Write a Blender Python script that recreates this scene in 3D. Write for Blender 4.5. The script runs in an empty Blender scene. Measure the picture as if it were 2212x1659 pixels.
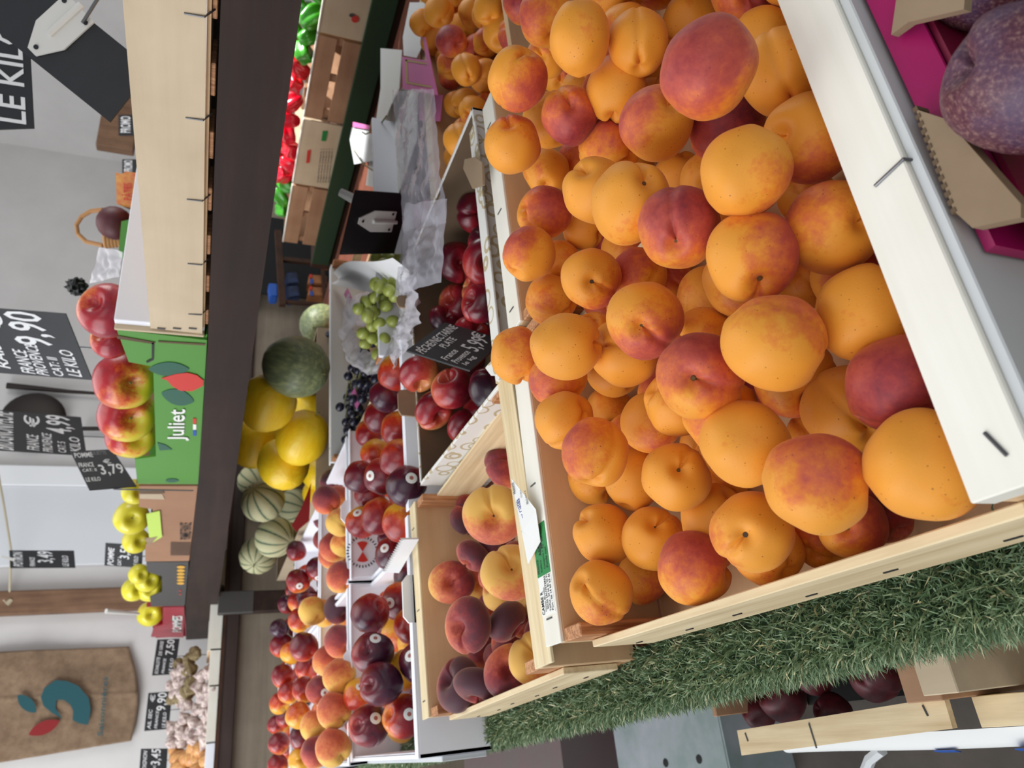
import bpy, bmesh, math, random
from mathutils import Vector, Matrix, noise

sc = bpy.context.scene
COL = sc.collection
PI = math.pi
# ------------------------------------------------------------------ camera (a phone held on its side: the picture's left is the room's up)
CR = Vector((0.898285, -0.434336, 0.066599))     # room right of the lens
CD = Vector((-0.104655, -0.358674, -0.927578))   # down
CF = Vector((0.426768, 0.826260, -0.367647))     # forward
FPX = 1578.0
cd = bpy.data.cameras.new('camera'); cam = bpy.data.objects.new('camera', cd); COL.objects.link(cam)
m = Matrix((CD, CR, -CF)).transposed().to_4x4()
cam.matrix_world = m
cd.sensor_width = 36.0; cd.lens = 36.0 * FPX / 2212.0; cd.clip_start = 0.02; cd.clip_end = 60
cd.dof.use_dof = True; cd.dof.focus_distance = 0.56; cd.dof.aperture_fstop = 13
sc.camera = cam
# ------------------------------------------------------------------ light
w = bpy.data.worlds.new('sky'); sc.world = w; w.use_nodes = True
w.node_tree.nodes['Background'].inputs[0].default_value = (0.82, 0.90, 1.0, 1)
w.node_tree.nodes['Background'].inputs[1].default_value = 0.45
def area(name, loc, to, size, energy, col=(1, 1, 1), sy=None):
    l = bpy.data.lights.new(name, 'AREA'); l.energy = energy; l.color = col
    l.shape = 'RECTANGLE'; l.size = size; l.size_y = sy or size
    o = bpy.data.objects.new(name, l); COL.objects.link(o); o.location = loc
    o.rotation_euler = (Vector(to) - Vector(loc)).to_track_quat('-Z', 'Y').to_euler()
    return o
area('daylight_left_street', (-2.1, 1.9, 1.5), (0.9, 2.2, -0.2), 3.6, 74, (0.95, 0.97, 1.0), 2.0)
area('daylight_behind', (-0.9, -1.6, 1.6), (0.4, 0.8, -0.4), 2.2, 13, (1.0, 0.97, 0.92), 1.8)
area('skylight', (0.9, 1.9, 2.1), (0.6, 0.9, -0.4), 1.8, 23, (1.0, 0.98, 0.95), 2.6)
area('daylight_right_opening', (4.0, 0.6, 1.2), (1.6, 1.6, -0.2), 2.0, 42, (1.0, 0.98, 0.94), 1.6)
area('back_wall_fill', (-1.3, 3.3, 1.3), (0.9, 4.7, 0.1), 1.4, 30, (0.92, 0.96, 1.0), 1.6)  # added fill lamp that brightens the back wall, no real window there
sp = bpy.data.lights.new('sun_patch', 'SPOT'); sp.energy = 900; sp.spot_size = math.radians(26); sp.spot_blend = 0.3; sp.shadow_soft_size = 0.03
spo = bpy.data.objects.new('sun_patch', sp); COL.objects.link(spo); spo.location = (3.6, 0.9, 1.9)
spo.rotation_euler = (Vector((2.3, 1.9, -0.2)) - Vector((3.6, 0.9, 1.9))).to_track_quat('-Z', 'Y').to_euler()
vs = sc.view_settings; vs.view_transform = 'Standard'; vs.look = 'None'; vs.gamma = 1; vs.exposure = 0.15; vs.use_curve_mapping = False

# ---- measured resting places of the fruit (x, y, z, radius, stem axis, blush direction, amount, ...) ----
FRUIT={
 'apr':[
[0.5144,0.3586,-0.2576,0.0275,0.7685,-0.6153,0.1756,-1.1639,0.2492,0.0664,0.15,1.12,0,1252,82],
[0.5163,0.3501,-0.3099,0.0273,-0.9826,0.1796,0.0475,-0.7726,-0.6103,0.1667,0.15,1.1,0,1379,93],
[0.5024,0.3888,-0.3067,0.0279,-0.9436,0.3103,0.1153,-0.7435,-0.6588,0.1565,0.1,1.12,0,1331,192],
[0.3879,0.3199,-0.2811,0.0267,-0.1515,-0.9812,0.1194,0.3556,-0.2756,0.6746,0.62,1,0,1418,265],
[0.3389,0.2326,-0.2533,0.0281,0.555,-0.7436,-0.3729,-0.2143,-0.061,0.4619,0.72,1.08,0,1532,145],
[0.5649,0.3506,-0.3746,0.0267,-0.9773,0.1647,0.1331,-0.7716,-0.567,0.2127,0.1,1,0,1490,50],
[0.3663,0.241,-0.3238,0.0277,-0.9811,0.1338,-0.1402,-0.7034,-0.5497,0.3158,0.12,1,0,1690,155],
[0.523,0.2833,-0.3732,0.0275,-0.9249,-0.2026,0.3219,-0.7762,-0.511,0.2533,0.98,1,0,1610,-25],
[0.3101,0.241,-0.3269,0.0278,-0.1623,-0.0311,0.9863,-1.0209,0.2258,0.164,0.45,1,0,1750,298],
[0.3877,0.3076,-0.3347,0.0292,-0.999,-0.0254,-0.0372,-0.6804,-0.6224,0.2819,1,1,0,1570,270],
[0.2798,0.2503,-0.2762,0.0263,0.5356,-0.8081,-0.2453,-0.4421,-0.2804,-0.2697,0.3,1.02,0,1612,371],
[0.246,0.2472,-0.327,0.0275,-0.4875,-0.863,0.1328,0.5219,-0.2339,0.9353,0.42,1,0,1800,492],
[0.2405,0.2777,-0.2901,0.0275,-0.9437,-0.2503,0.2161,-0.4222,-0.336,-0.353,0.68,1,1,1625,556],
[0.2814,0.3072,-0.2669,0.0269,-0.8331,-0.2698,0.4828,0.1498,-0.4269,0.1227,0.85,1,1,1467,490],
[0.3213,0.3353,-0.2547,0.0286,-0.0798,-0.9912,0.1052,-1.1106,0.2128,0.1017,0.15,1.05,1,1362,438],
[0.3933,0.4042,-0.2744,0.0275,0.1161,-0.6958,0.7088,-0.6585,-0.7521,0.1592,0.12,1,0,1285,412],
[0.4755,0.4346,-0.3187,0.0284,-0.6525,-0.5548,-0.5163,0.6667,-0.646,0.2218,0.6,1,0,1315,325],
[0.4411,0.4185,-0.3765,0.0247,0.4134,-0.8892,0.1962,-0.6482,-0.6927,0.2482,0.1,1,0,1465,385],
[0.4963,0.4234,-0.2759,0.0261,-0.3951,-0.832,0.3894,-0.3455,-0.2017,0.0369,0.88,1,0,1230,250],
[0.5571,0.4879,-0.2919,0.0275,-0.8933,-0.1379,-0.4279,-0.7313,-0.7205,0.0884,0.2,1,0,1185,262],
[0.7283,0.557,-0.3618,0.0275,-0.9898,0.0071,0.1422,-0.7702,-0.6727,0.0888,0.55,1,0,1210,152],
[0.6225,0.4957,-0.3492,0.0275,-0.5381,-0.6594,-0.525,-0.7477,-0.6781,0.1236,0.15,1,0,1265,200],
[0.5269,0.4221,-0.2281,0.0275,0.2471,-0.9689,-0.009,-0.6225,-0.3998,-0.7428,0.6,1.03,1,1118,170],
[0.5048,0.4785,-0.2424,0.0275,0.0407,-0.8835,0.4666,0.5686,-0.6182,0.1751,0.62,1,0,1107,312],
[0.5774,0.577,-0.331,0.0268,-0.9698,-0.1448,0.196,0.0819,-0.2161,0.5225,0.35,1,0,1180,370],
[0.4764,0.5339,-0.2957,0.0277,0.0341,-0.2054,0.9781,0.0123,-0.5151,-0.2174,0.66,1,0,1175,460],
[0.4246,0.5372,-0.2735,0.0271,-0.8171,0.2718,0.5085,0.5589,-0.459,0.5541,0.5,1.05,0,1142,547],
[0.6302,0.4283,-0.2733,0.0275,-0.9905,-0.0301,-0.134,-0.2411,-0.0776,0.3964,0.5,1,0,1180,40],
[0.6879,0.4373,-0.3762,0.0251,-0.9435,-0.2773,-0.1816,-0.7976,-0.5947,0.1408,0.2,1,0,1345,28],
[0.6934,0.4216,-0.3368,0.0268,-0.9422,-0.2681,-0.201,-0.8206,-0.5874,0.105,0.3,1,0,1288,-28],
[0.6519,0.3715,-0.3748,0.0266,-0.9542,-0.25,-0.1644,-0.8087,-0.5506,0.1686,0.8,1,0,1425,-42],
[0.6022,0.5734,-0.3764,0.0253,-0.9062,0.2757,0.3206,0.1807,-0.2143,0.6347,0.55,1,0,1252,345],
[0.4744,0.5462,-0.3481,0.0233,-0.6101,-0.5971,-0.5208,-0.6223,-0.788,0.1553,0.1,1,0,1262,495],
[0.4698,0.546,-0.3827,0.0231,-0.8899,-0.4264,-0.1619,-0.6074,-0.777,0.1909,0.9,1,0,1325,512],
[0.3513,0.4567,-0.3372,0.026,-0.9216,0.0298,0.387,-0.1318,-0.0601,0.6406,0.6,1,0,1378,600],
[0.3411,0.4537,-0.287,0.0262,-0.6329,-0.6534,0.4153,-0.779,-0.1684,-0.3458,0.5,1,2,1277,602],
[0.4471,0.5708,-0.3251,0.0228,-0.2933,0.1271,0.9475,-0.5941,-0.8259,0.1309,0.25,1,0,1207,563],
[0.3995,0.5767,-0.3118,0.027,-0.48,-0.532,-0.6976,-0.0775,0.0958,1.0697,0.3,1,0,1190,648],
[0.2608,0.4356,-0.2426,0.027,-0.2074,-0.7168,-0.6657,-0.4949,-0.8817,0.153,0.1,1.03,0,1223,748],
[0.3315,0.5801,-0.2676,0.0278,-0.9755,0.0281,-0.2184,0.7371,-0.7164,0.1967,0.35,1.05,0,1118,768],
[0.2958,0.5549,-0.2948,0.0272,-0.7893,-0.3046,-0.5331,-0.0444,0.079,1.0762,0.5,1,0,1205,818],
[0.2474,0.543,-0.2893,0.0268,0.1881,-0.8975,-0.3988,-0.4045,-0.9264,0.158,0.12,1,0,1220,908],
[0.1937,0.4845,-0.2813,0.0275,-0.9529,0.1133,0.2812,0.0697,-0.0067,1.0076,0.5,1.03,1,1286,978],
[0.2254,0.4888,-0.3437,0.0266,0.5591,-0.7947,-0.2362,-0.932,0.123,0.1284,0.35,1,0,1408,912],
[0.291,0.606,-0.3761,0.0251,-0.8855,-0.4367,0.1586,-0.4092,-0.8943,0.21,0.3,1,0,1315,885],
[0.3103,0.5557,-0.3581,0.0275,-0.7742,-0.442,-0.4531,-0.4563,-0.8685,0.2121,0.1,1,0,1325,800],
[0.2632,0.4395,-0.2971,0.0285,0.0492,-0.1359,0.9895,0.4671,-0.2334,0.9576,0.25,1,0,1350,760],
[0.2453,0.365,-0.2674,0.0275,-0.5835,-0.5737,0.5748,-0.6369,-0.1028,-0.037,0.72,1.08,1,1392,692],
[0.1863,0.3322,-0.2758,0.0277,-0.3929,-0.5703,0.7214,0.5695,-0.6306,0.1658,0.82,1,1,1512,813],
[0.2614,0.5028,-0.3757,0.0261,-0.7265,-0.1031,0.6794,0.2457,-0.3608,0.4055,0.55,1,0,1440,850],
[0.3034,0.4086,-0.3689,0.0275,-0.9854,0.0772,-0.1515,-1.0672,0.2068,0.1388,0.3,1,0,1535,645],
[0.307,0.4582,-0.3824,0.0185,-0.8757,-0.4723,-0.1,-0.4888,-0.7903,0.2915,0,1,0,1490,705],
[0.1802,0.2755,-0.2852,0.0275,-0.5529,-0.2723,-0.7875,0.743,-0.6916,0.203,0.42,1.06,0,1672,740],
[0.1898,0.2507,-0.3333,0.0281,0.5877,-0.7869,-0.1881,-0.4457,-0.6547,0.4491,0.12,1,0,1872,678],
[0.143,0.2442,-0.33,0.0263,0.2957,-0.7966,-0.5273,-0.136,-0.2684,0.0802,0.9,1.06,0,1942,828],
[0.1587,0.3075,-0.3618,0.0274,-0.8774,-0.4795,0.0168,-0.3483,-0.7219,0.4444,0.08,1,0,1830,882],
[0.0954,0.2393,-0.3204,0.0275,-0.004,-0.7741,-0.633,-0.9785,0.2305,0.2064,0.15,1,0,2000,1010],
[0.102,0.2876,-0.2985,0.0275,-0.3159,-0.6143,-0.7231,0.5181,-0.2812,0.8412,0.45,1,0,1764,1044],
[0.1411,0.3293,-0.295,0.0271,-0.7854,-0.4587,-0.4156,-0.3355,-0.8171,0.3574,0.08,1.03,0,1610,958],
[0.1918,0.3324,-0.3524,0.0277,-0.855,-0.4482,0.2609,-0.5989,-0.0779,0.0179,0.6,1,0,1715,815],
[0.1631,0.3605,-0.3832,0.0177,-0.8583,-0.5131,-0.0062,-0.3275,-0.7621,0.4174,0.3,1,0,1755,940],
[0.1963,0.4587,-0.3724,0.022,-0.5016,0.0865,0.8608,-0.3467,-0.8443,0.3199,0.15,1,0,1528,955],
[0.1602,0.4437,-0.3236,0.026,-0.0551,-0.8838,0.4647,-0.3114,-0.8832,0.2874,0.08,1,1,1460,1030],
[0.1922,0.541,-0.3495,0.0275,-0.886,0.2492,0.3909,-0.3173,-0.9125,0.2417,0.1,1.08,0,1370,1035],
[0.2175,0.6081,-0.3481,0.0275,-0.8491,-0.4771,-0.2268,-0.3279,-0.9364,0.1962,0.4,1,0,1285,1030],
[0.1509,0.5724,-0.3268,0.0275,0.4885,-0.3134,0.8143,-0.2546,-0.9541,0.2051,0.12,1,0,1303,1153],
[0.1367,0.5337,-0.3524,0.0275,0.1961,-0.8993,0.3909,0.1649,-0.5235,-0.0697,0.3,1,1,1410,1162],
[0.1163,0.6009,-0.3769,0.0243,-0.7497,0.2599,0.6086,-0.4099,-0.4492,-0.5785,0.5,1.05,0,1387,1248],
[0.0991,0.5702,-0.3142,0.0275,0.3264,-0.3285,0.8863,-0.8132,-0.0991,-0.2573,0.3,1.02,0,1298,1280],
[0.0954,0.4627,-0.3371,0.0275,-0.2758,-0.6931,-0.666,0.3456,-0.6763,-0.2266,0.68,1,0,1507,1258],
[0.0975,0.3678,-0.3171,0.0258,-0.2465,-0.5718,0.7825,-0.334,0.2366,1.0322,0.35,1,2,1625,1148],
[0.1326,0.4628,-0.3659,0.0276,0.4668,-0.8776,-0.1091,-0.2506,-0.873,0.3269,0.15,1,0,1545,1122],
[0.0916,0.3981,-0.3522,0.0235,-0.7829,-0.6207,-0.0439,-0.2928,-0.021,0.4874,0.3,1,0,1665,1215],
[0.0901,0.3283,-0.3585,0.0201,-0.2322,-0.5009,0.8338,0.1115,-0.6855,-0.561,0.7,1,2,1840,1135],
[0.0957,0.3831,-0.3861,0.0196,-0.4877,-0.0883,0.8685,0.3885,-0.46,0.278,0.6,1,0,1772,1165],
[0.0979,0.3299,-0.3881,0.0185,-0.8381,-0.5438,0.0422,-0.22,-0.7437,0.47,1,1,0,1905,1110],
[0.1638,0.4676,-0.3884,0.0182,-0.8129,-0.578,-0.0722,-0.2916,-0.8504,0.3386,0.2,1,0,1568,1045],
[0.322,0.2985,-0.3804,0.0206,-0.939,-0.342,-0.0358,-0.5857,-0.6213,0.3766,0.3,1,0,1745,425],
[0.2664,0.3196,-0.3794,0.0216,-0.9168,-0.3986,-0.0226,-0.5045,-0.6751,0.3956,0.35,1,0,1745,600],
[0.3634,0.4656,-0.3808,0.0215,-0.8895,-0.4417,-0.1169,-0.5485,-0.7701,0.2636,0.6,1,0,1450,600],
[0.2146,0.4019,-0.3837,0.0172,-0.8637,-0.5017,-0.0475,-0.3917,-0.7823,0.3659,0.9,1,0,1635,850]],
 'far':[
[1.3056,0.9693,-0.3262,0.0262,-0.9796,-0.0539,-0.1938,-1.084,0.1863,0.0089,0.35,1,0,912,50],
[1.1765,0.8429,-0.3167,0.0275,-0.9814,-0.0471,-0.1861,-1.0864,0.1918,0.0149,0.25,1,0,948,26],
[1.0931,0.8328,-0.3311,0.0275,-0.8047,-0.5363,-0.2547,-0.8047,-0.6968,-0.044,0.85,1.05,0,975,90],
[1.287,0.9877,-0.3574,0.0304,-0.9806,-0.0588,-0.187,-1.0796,0.1828,0.0154,0.15,1,0,940,88],
[1.1296,0.9097,-0.3543,0.0259,-0.9817,-0.0659,-0.1788,-0.788,-0.7169,-0.0409,0.55,1,0,972,140],
[1.213,0.8865,-0.379,0.0264,-0.9836,-0.0488,-0.1738,-0.8142,-0.6797,-0.0337,0.1,1,0,1000,58],
[1.17,0.8208,-0.3739,0.0275,-0.8394,0.3095,0.4468,-0.8234,-0.6632,-0.0252,0.1,1,0,1022,26],
[1.0095,0.6969,-0.3439,0.0244,-0.986,-0.0377,-0.1624,-0.8238,-0.6546,-0.0083,0.1,1,0,1055,20],
[0.9869,0.7961,-0.3386,0.0259,-0.9833,-0.0649,-0.1702,-0.7834,-0.7142,-0.0203,0.08,1.05,0,1008,150],
[0.9981,0.8097,-0.3785,0.0289,-0.7598,-0.4716,-0.4475,-0.7764,-0.7119,0.0042,0.12,1,0,1050,165],
[1.0949,0.9673,-0.3813,0.025,-0.9813,-0.081,-0.1745,-0.7565,-0.7482,-0.0258,0.1,1,0,985,226],
[1.0454,0.9146,-0.38,0.0264,-0.5461,0.0846,0.8334,-0.7573,-0.7427,-0.0144,0.15,1,0,1006,222],
[0.9202,0.8182,-0.3531,0.0251,-0.7931,-0.2608,0.5504,-1.0913,0.0597,-0.2417,0.55,1,0,1024,240],
[0.838,0.8069,-0.32,0.0275,-0.9807,-0.095,-0.171,-0.726,-0.7764,-0.0131,0.08,1,0,995,303],
[0.9122,0.8391,-0.3806,0.0256,-0.9838,-0.085,-0.1579,-0.875,0.0775,0.0561,0.4,1,0,1050,275],
[0.9557,0.8361,-0.3854,0.0236,-0.9844,-0.0766,-0.1582,-0.7516,-0.7377,0.0121,0.4,1,0,1052,232],
[0.8834,0.9222,-0.3811,0.0251,-0.9806,-0.1073,-0.1639,-0.6942,-0.7996,0.0077,0.1,1,0,1020,376],
[1.0706,0.8008,-0.3823,0.0239,-0.9855,-0.0509,-0.1617,-0.8013,-0.6835,-0.0034,0.5,1,0,1050,92],
[1.1683,0.9049,-0.3841,0.0237,-0.9834,-0.0583,-0.1721,-0.7966,-0.7003,-0.0267,1,1,0,1003,112],
[1.2972,0.8879,-0.3207,0.0276,-0.9808,-0.04,-0.1908,-0.8399,-0.661,-0.0784,0.3,1,0,930,-22],
[1.2758,0.8612,-0.3621,0.0273,-0.9832,-0.0363,-0.1787,-0.8382,-0.6522,-0.0493,0.2,1,0,985,-20],
[1.1856,0.776,-0.3802,0.0261,-0.9857,-0.0295,-0.1659,-0.8395,-0.6366,-0.0191,0.3,1,0,1045,-32],
[0.9492,0.6843,-0.377,0.0267,-0.49,-0.8336,0.2551,-0.9889,0.1526,0.0541,0.75,1,1,1113,75],
[0.9955,0.7173,-0.3755,0.0337,-0.9211,-0.0395,0.3873,-0.8072,-0.6666,0.0143,0.25,1,0,1088,68],
[0.8817,0.586,-0.3422,0.0275,-0.9888,-0.0288,-0.1462,-0.8239,-0.6343,0.0293,0.95,1,0,1130,6],
[1.0634,0.6944,-0.3797,0.0266,-0.9876,-0.0274,-0.1546,-0.8336,-0.6314,0.0082,0.3,1,0,1095,-20]],
 'plum':[
[0.7331,0.9801,-0.3605,0.035,-0.5615,-0.8254,-0.0586,-0.6059,-0.8758,0.0043,1,0.8,0,988,567],
[0.6236,0.8226,-0.3459,0.034,-0.6544,-0.7261,0.211,-0.6042,-0.8632,0.0395,1.15,0.78,0,1048,565],
[0.771,0.8907,-0.3691,0.035,-0.6539,-0.7282,-0.2053,-0.6559,-0.8291,0.0207,0.9,0.8,0,1030,460],
[0.6888,1.0347,-0.3715,0.0326,-0.1165,-0.637,0.762,-0.5623,-0.9052,0.0081,0.85,0.8,0,985,652],
[0.5788,0.8618,-0.3495,0.0324,0.038,-0.3382,0.9403,-0.5598,-0.8944,0.0408,0.95,0.85,0,1040,652],
[0.5509,0.9106,-0.3502,0.0297,0.0494,-0.9763,-0.2106,-0.5231,-0.9203,0.0343,0.95,0.8,0,1022,722],
[0.6538,1.0409,-0.3481,0.0257,0.0349,-0.9708,-0.2373,-0.5432,-0.9224,-0.0058,1.1,0.8,0,958,690],
[0.5401,1.034,-0.2968,0.0333,-0.9737,-0.206,-0.0973,-0.1256,-0.1931,0.3646,0.62,0.85,0,905,808],
[0.4851,0.9667,-0.33,0.035,0.4241,-0.6779,0.6005,-0.2025,-0.4785,-0.3617,0.8,0.85,0,978,838],
[0.4773,1.0352,-0.3191,0.0321,-0.7678,-0.5666,-0.2991,-0.4346,-0.9821,-0.0087,0.78,0.85,0,938,886],
[0.4407,1.009,-0.3564,0.027,-0.71,-0.4741,-0.5207,-0.4122,-0.9795,0.0297,0.8,0.85,0,1000,920],
[0.447,0.8927,-0.3637,0.035,0.3994,-0.837,-0.374,-0.4521,-0.9478,0.064,1.25,0.9,0,1062,845],
[0.4629,1.0011,-0.3867,0.0296,0.3657,-0.8985,-0.2426,-0.4275,-0.9641,0.0526,0.75,0.9,0,1040,890],
[0.5617,0.9225,-0.3888,0.0261,0.3329,-0.9095,-0.2489,-0.5207,-0.9112,0.0604,1.2,0.9,0,1066,722],
[0.588,0.8902,-0.389,0.0243,0.3229,-0.9126,-0.2506,-0.5492,-0.8916,0.0643,1.1,0.9,0,1078,668],
[0.5715,1.0257,-0.3804,0.0312,0.3393,-0.9043,-0.2592,-0.4944,-0.9387,0.0299,0.9,0.9,0,1010,775],
[0.6119,0.8659,-0.3802,0.0255,0.3129,-0.9146,-0.256,-0.5746,-0.8764,0.0593,1,0.9,0,1075,620]],
 'flat':[
[0.2182,0.7419,-0.2904,0.034,-0.3955,-0.8055,0.4412,-0.4518,-0.1406,0.0964,0.44,0.7,1,1068,1112],
[0.1665,0.7993,-0.3267,0.034,0.2061,-0.9477,0.2437,-0.6366,-0.1651,-0.1882,0.28,0.68,1,1104,1236],
[0.3381,0.9113,-0.3778,0.0309,0.1275,-0.8316,-0.5405,0.2458,-0.4796,0.1534,0.75,0.8,0,1088,1008],
[0.3076,1.0713,-0.3695,0.0263,0.298,-0.9313,-0.2097,-0.2934,-1.02,0.0364,1,0.7,1,1005,1122],
[0.3306,1.075,-0.378,0.0222,0.2903,-0.9339,-0.2088,-0.3101,-1.0136,0.0403,0.95,0.7,0,1012,1093],
[0.231,0.9882,-0.3483,0.0245,-0.7622,0.0153,0.6472,-0.2467,-1.0286,0.0464,0.9,0.8,0,1022,1200],
[0.2096,1.0657,-0.3378,0.0326,-0.2514,-0.8843,0.3934,-0.2156,-1.0445,0.0187,0.75,0.62,0,975,1258],
[0.2068,1.0727,-0.3818,0.0247,-0.2899,-0.948,0.1316,-0.2101,-1.0346,0.0516,0.6,0.7,0,1032,1262],
[0.1205,0.8733,-0.2935,0.0324,-0.2358,-0.4622,0.8549,-0.1611,-1.0475,0.0376,0.88,0.65,0,1010,1350],
[0.122,0.8716,-0.344,0.0268,-0.7141,-0.3749,-0.5912,-0.1605,-1.03,0.0858,1,0.8,0,1095,1342],
[0.1702,1.0468,-0.3885,0.0226,-0.6733,-0.6838,-0.2811,-0.1821,-1.0344,0.0657,0.8,0.7,0,1058,1308],
[0.208,1.0017,-0.3848,0.0268,-0.6946,-0.6664,-0.271,-0.2217,-1.024,0.0738,0.7,0.7,0,1070,1238],
[0.0647,1.0213,-0.3237,0.0358,0.3124,-0.3278,0.8916,-0.0917,-1.0591,0.0233,1.2,0.72,0,990,1478],
[0.0565,0.962,-0.3327,0.0316,-0.9077,-0.1427,0.3945,0.5196,-0.5909,0.1542,1.05,0.7,1,1035,1482],
[0.1106,1.0717,-0.3843,0.0259,-0.6443,-0.7062,-0.2934,-0.1281,-1.0445,0.0577,0.8,0.7,0,1048,1405],
[0.0667,0.9023,-0.3546,0.0327,0.0312,-0.8951,0.4449,-0.7426,0.0225,0.0744,0.85,0.7,0,1103,1450],
[0.1542,0.8659,-0.3799,0.0321,-0.3622,0.0589,0.9303,-0.1923,-1.0114,0.1183,0.15,0.7,0,1150,1280],
[0.0747,0.8383,-0.3643,0.0326,0.2345,-0.8246,0.5148,-0.7995,-0.1518,-0.378,0.26,0.68,1,1160,1420],
[0.129,0.9045,-0.3895,0.0276,-0.6772,-0.6918,-0.2508,-0.1613,-1.0183,0.1139,0.7,0.7,0,1145,1335],
[0.252,0.981,-0.3889,0.0309,-0.7161,-0.647,-0.262,-0.2637,-1.0118,0.0802,1.1,0.7,0,1080,1165],
[0.2725,0.8783,-0.3851,0.0262,-0.7426,-0.6255,-0.2394,-0.3047,-0.9886,0.108,0.3,0.7,0,1128,1090],
[0.3759,0.9106,-0.3938,0.0188,-0.7738,-0.5856,-0.2414,-0.3857,-0.9659,0.0929,0.1,0.8,0,1105,955],
[0.1087,0.8643,-0.3872,0.0252,-0.6736,-0.6981,-0.2429,-0.1454,-1.0143,0.1279,0.8,0.7,0,1172,1360]],
 'nec1':[
[0.2232,1.3961,-0.2823,0.036,0.2521,-0.9026,-0.349,-0.1862,-1.076,-0.0825,1,1,0,800,1325],
[0.2502,1.4344,-0.3463,0.036,0.2487,-0.9092,-0.334,-0.1985,-1.066,-0.0469,0.85,1,0,862,1298,-0.1911,-0.6457,0.6161],
[0.2984,1.4435,-0.3766,0.036,0.2355,-0.9145,-0.3289,-0.2275,-1.0564,-0.0307,1.1,1,0,890,1245],
[0.2041,1.5404,-0.3674,0.036,0.2679,-0.9045,-0.3317,-0.1592,-1.0723,-0.0482,0.35,1,0,860,1368,0.029,-1.0943,-0.0503],
[0.1956,1.3768,-0.3576,0.036,0.2653,-0.9081,-0.3238,-0.1676,-1.0665,-0.0292,0.65,1,0,893,1350],
[0.1468,1.3311,-0.2717,0.036,0.0197,-0.8758,0.4823,-0.1388,-1.0817,-0.0795,1.25,1,0,805,1410,0.6405,-0.9672,0.0296],
[0.1181,1.3527,-0.3369,0.036,0.29,-0.9005,-0.324,0.1772,-0.6839,-0.4523,0.55,1,0,880,1445,-0.3773,-0.8529,-0.0802],
[0.1209,1.2783,-0.3411,0.036,0.2881,-0.9035,-0.3173,-0.1224,-1.0698,-0.0215,1.1,1,0,908,1430,0.2479,-0.7326,0.6924],
[0.0923,1.2922,-0.2764,0.036,-0.0087,-0.7183,0.6957,-0.1011,-1.0831,-0.0696,1.2,1,0,823,1478],
[0.1025,1.6604,-0.3079,0.0329,0.2965,-0.8892,-0.3484,-0.092,-1.089,-0.0963,0.5,1,0,775,1500,0.4804,-1.0755,0.0916],
[0.0346,1.3877,-0.2749,0.036,0.0338,-0.727,0.6858,-0.0558,-1.0883,-0.084,1.05,1,0,798,1567,0.302,-1.1299,-0.1335],
[0.0417,1.3297,-0.3223,0.036,0.1545,-0.4263,0.8913,-0.0619,-1.079,-0.0428,0.75,1,0,873,1547,0.0343,-1.0686,0.0015],
[0.0813,1.4699,-0.3865,0.0353,-0.0939,-0.9681,-0.2324,-0.0848,-1.0733,-0.0243,1,1,0,905,1500]],
 'nec2':[
[0.6662,1.2768,-0.3191,0.036,0.0991,-0.9242,-0.3687,-0.483,-0.9732,-0.0619,0.6,1,0,855,805],
[0.6605,1.3739,-0.3215,0.036,0.114,-0.9221,-0.3699,-0.4554,-0.9895,-0.0719,1.1,1,0,835,855],
[0.6998,1.4395,-0.3672,0.036,0.1135,-0.9252,-0.3622,-0.4575,-0.9842,-0.0546,1.15,1,0,864,850],
[0.6583,1.4781,-0.3287,0.036,0.1275,-0.9201,-0.3702,-0.4301,-1.0028,-0.0792,0.85,1,0,820,900],
[0.5811,1.3581,-0.3395,0.036,0.1369,-0.924,-0.3571,-0.4148,-1.0036,-0.0543,0.65,1,0,860,925],
[0.6897,1.6485,-0.3404,0.035,0.1374,-0.9174,-0.3735,-0.4105,-1.0138,-0.0912,0.7,1,0,798,935],
[0.6207,1.6087,-0.3463,0.036,0.1518,-0.9181,-0.3662,-0.3843,-1.0223,-0.0814,0.55,1,0,812,980],
[0.4755,1.2523,-0.3124,0.036,0.1572,-0.9228,-0.3516,-0.3771,-1.018,-0.0511,0.75,1,0,862,990],
[0.5426,1.5512,-0.2974,0.036,0.1655,-0.9135,-0.3717,-0.3563,-1.0364,-0.1002,1,1,0,778,1030],
[0.472,1.3414,-0.3003,0.036,0.1671,-0.9183,-0.3589,-0.3561,-1.0306,-0.0717,0.9,1,0,826,1028,-0.197,-0.5232,0.7218],
[0.3905,1.1588,-0.3015,0.036,0.1766,-0.9228,-0.3425,-0.3415,-1.0277,-0.0389,1.25,1,0,880,1050,0.061,-1.0684,0.0552],
[0.5204,1.6074,-0.3308,0.036,0.1779,-0.9146,-0.3632,-0.3337,-1.0413,-0.0862,0.8,1,0,800,1068],
[0.3924,1.3438,-0.2932,0.036,0.193,-0.9148,-0.3548,-0.3058,-1.0471,-0.0733,0.8,1,0,820,1115],
[0.361,1.2715,-0.3167,0.036,0.1992,-0.9186,-0.3413,-0.297,-1.0431,-0.0453,0.55,1,0,867,1127],
[0.4518,1.594,-0.308,0.036,0.1949,-0.9107,-0.3642,-0.2995,-1.0535,-0.0955,0.65,1,0,782,1128,0.3716,-0.8545,0.4538],
[0.3563,1.4888,-0.3467,0.0344,0.218,-0.9135,-0.3435,-0.2584,-1.0561,-0.0574,1,1,0,845,1195,0.1148,-0.8083,0.5823],
[0.3727,1.5185,-0.3889,0.0335,0.2173,-0.917,-0.3346,-0.2627,-1.0501,-0.0369,0.9,1,0,880,1185],
[0.623,1.4395,-0.393,0.0284,0.1367,-0.9273,-0.3485,-0.4167,-0.9978,-0.0352,1,1,0,892,920]],
 'pea':[
[0.5872,1.8637,-0.2693,0.0371,-0.69,-0.6109,-0.3882,-0.3291,-1.0525,-0.1418,0.75,1,0,705,1080],
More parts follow.
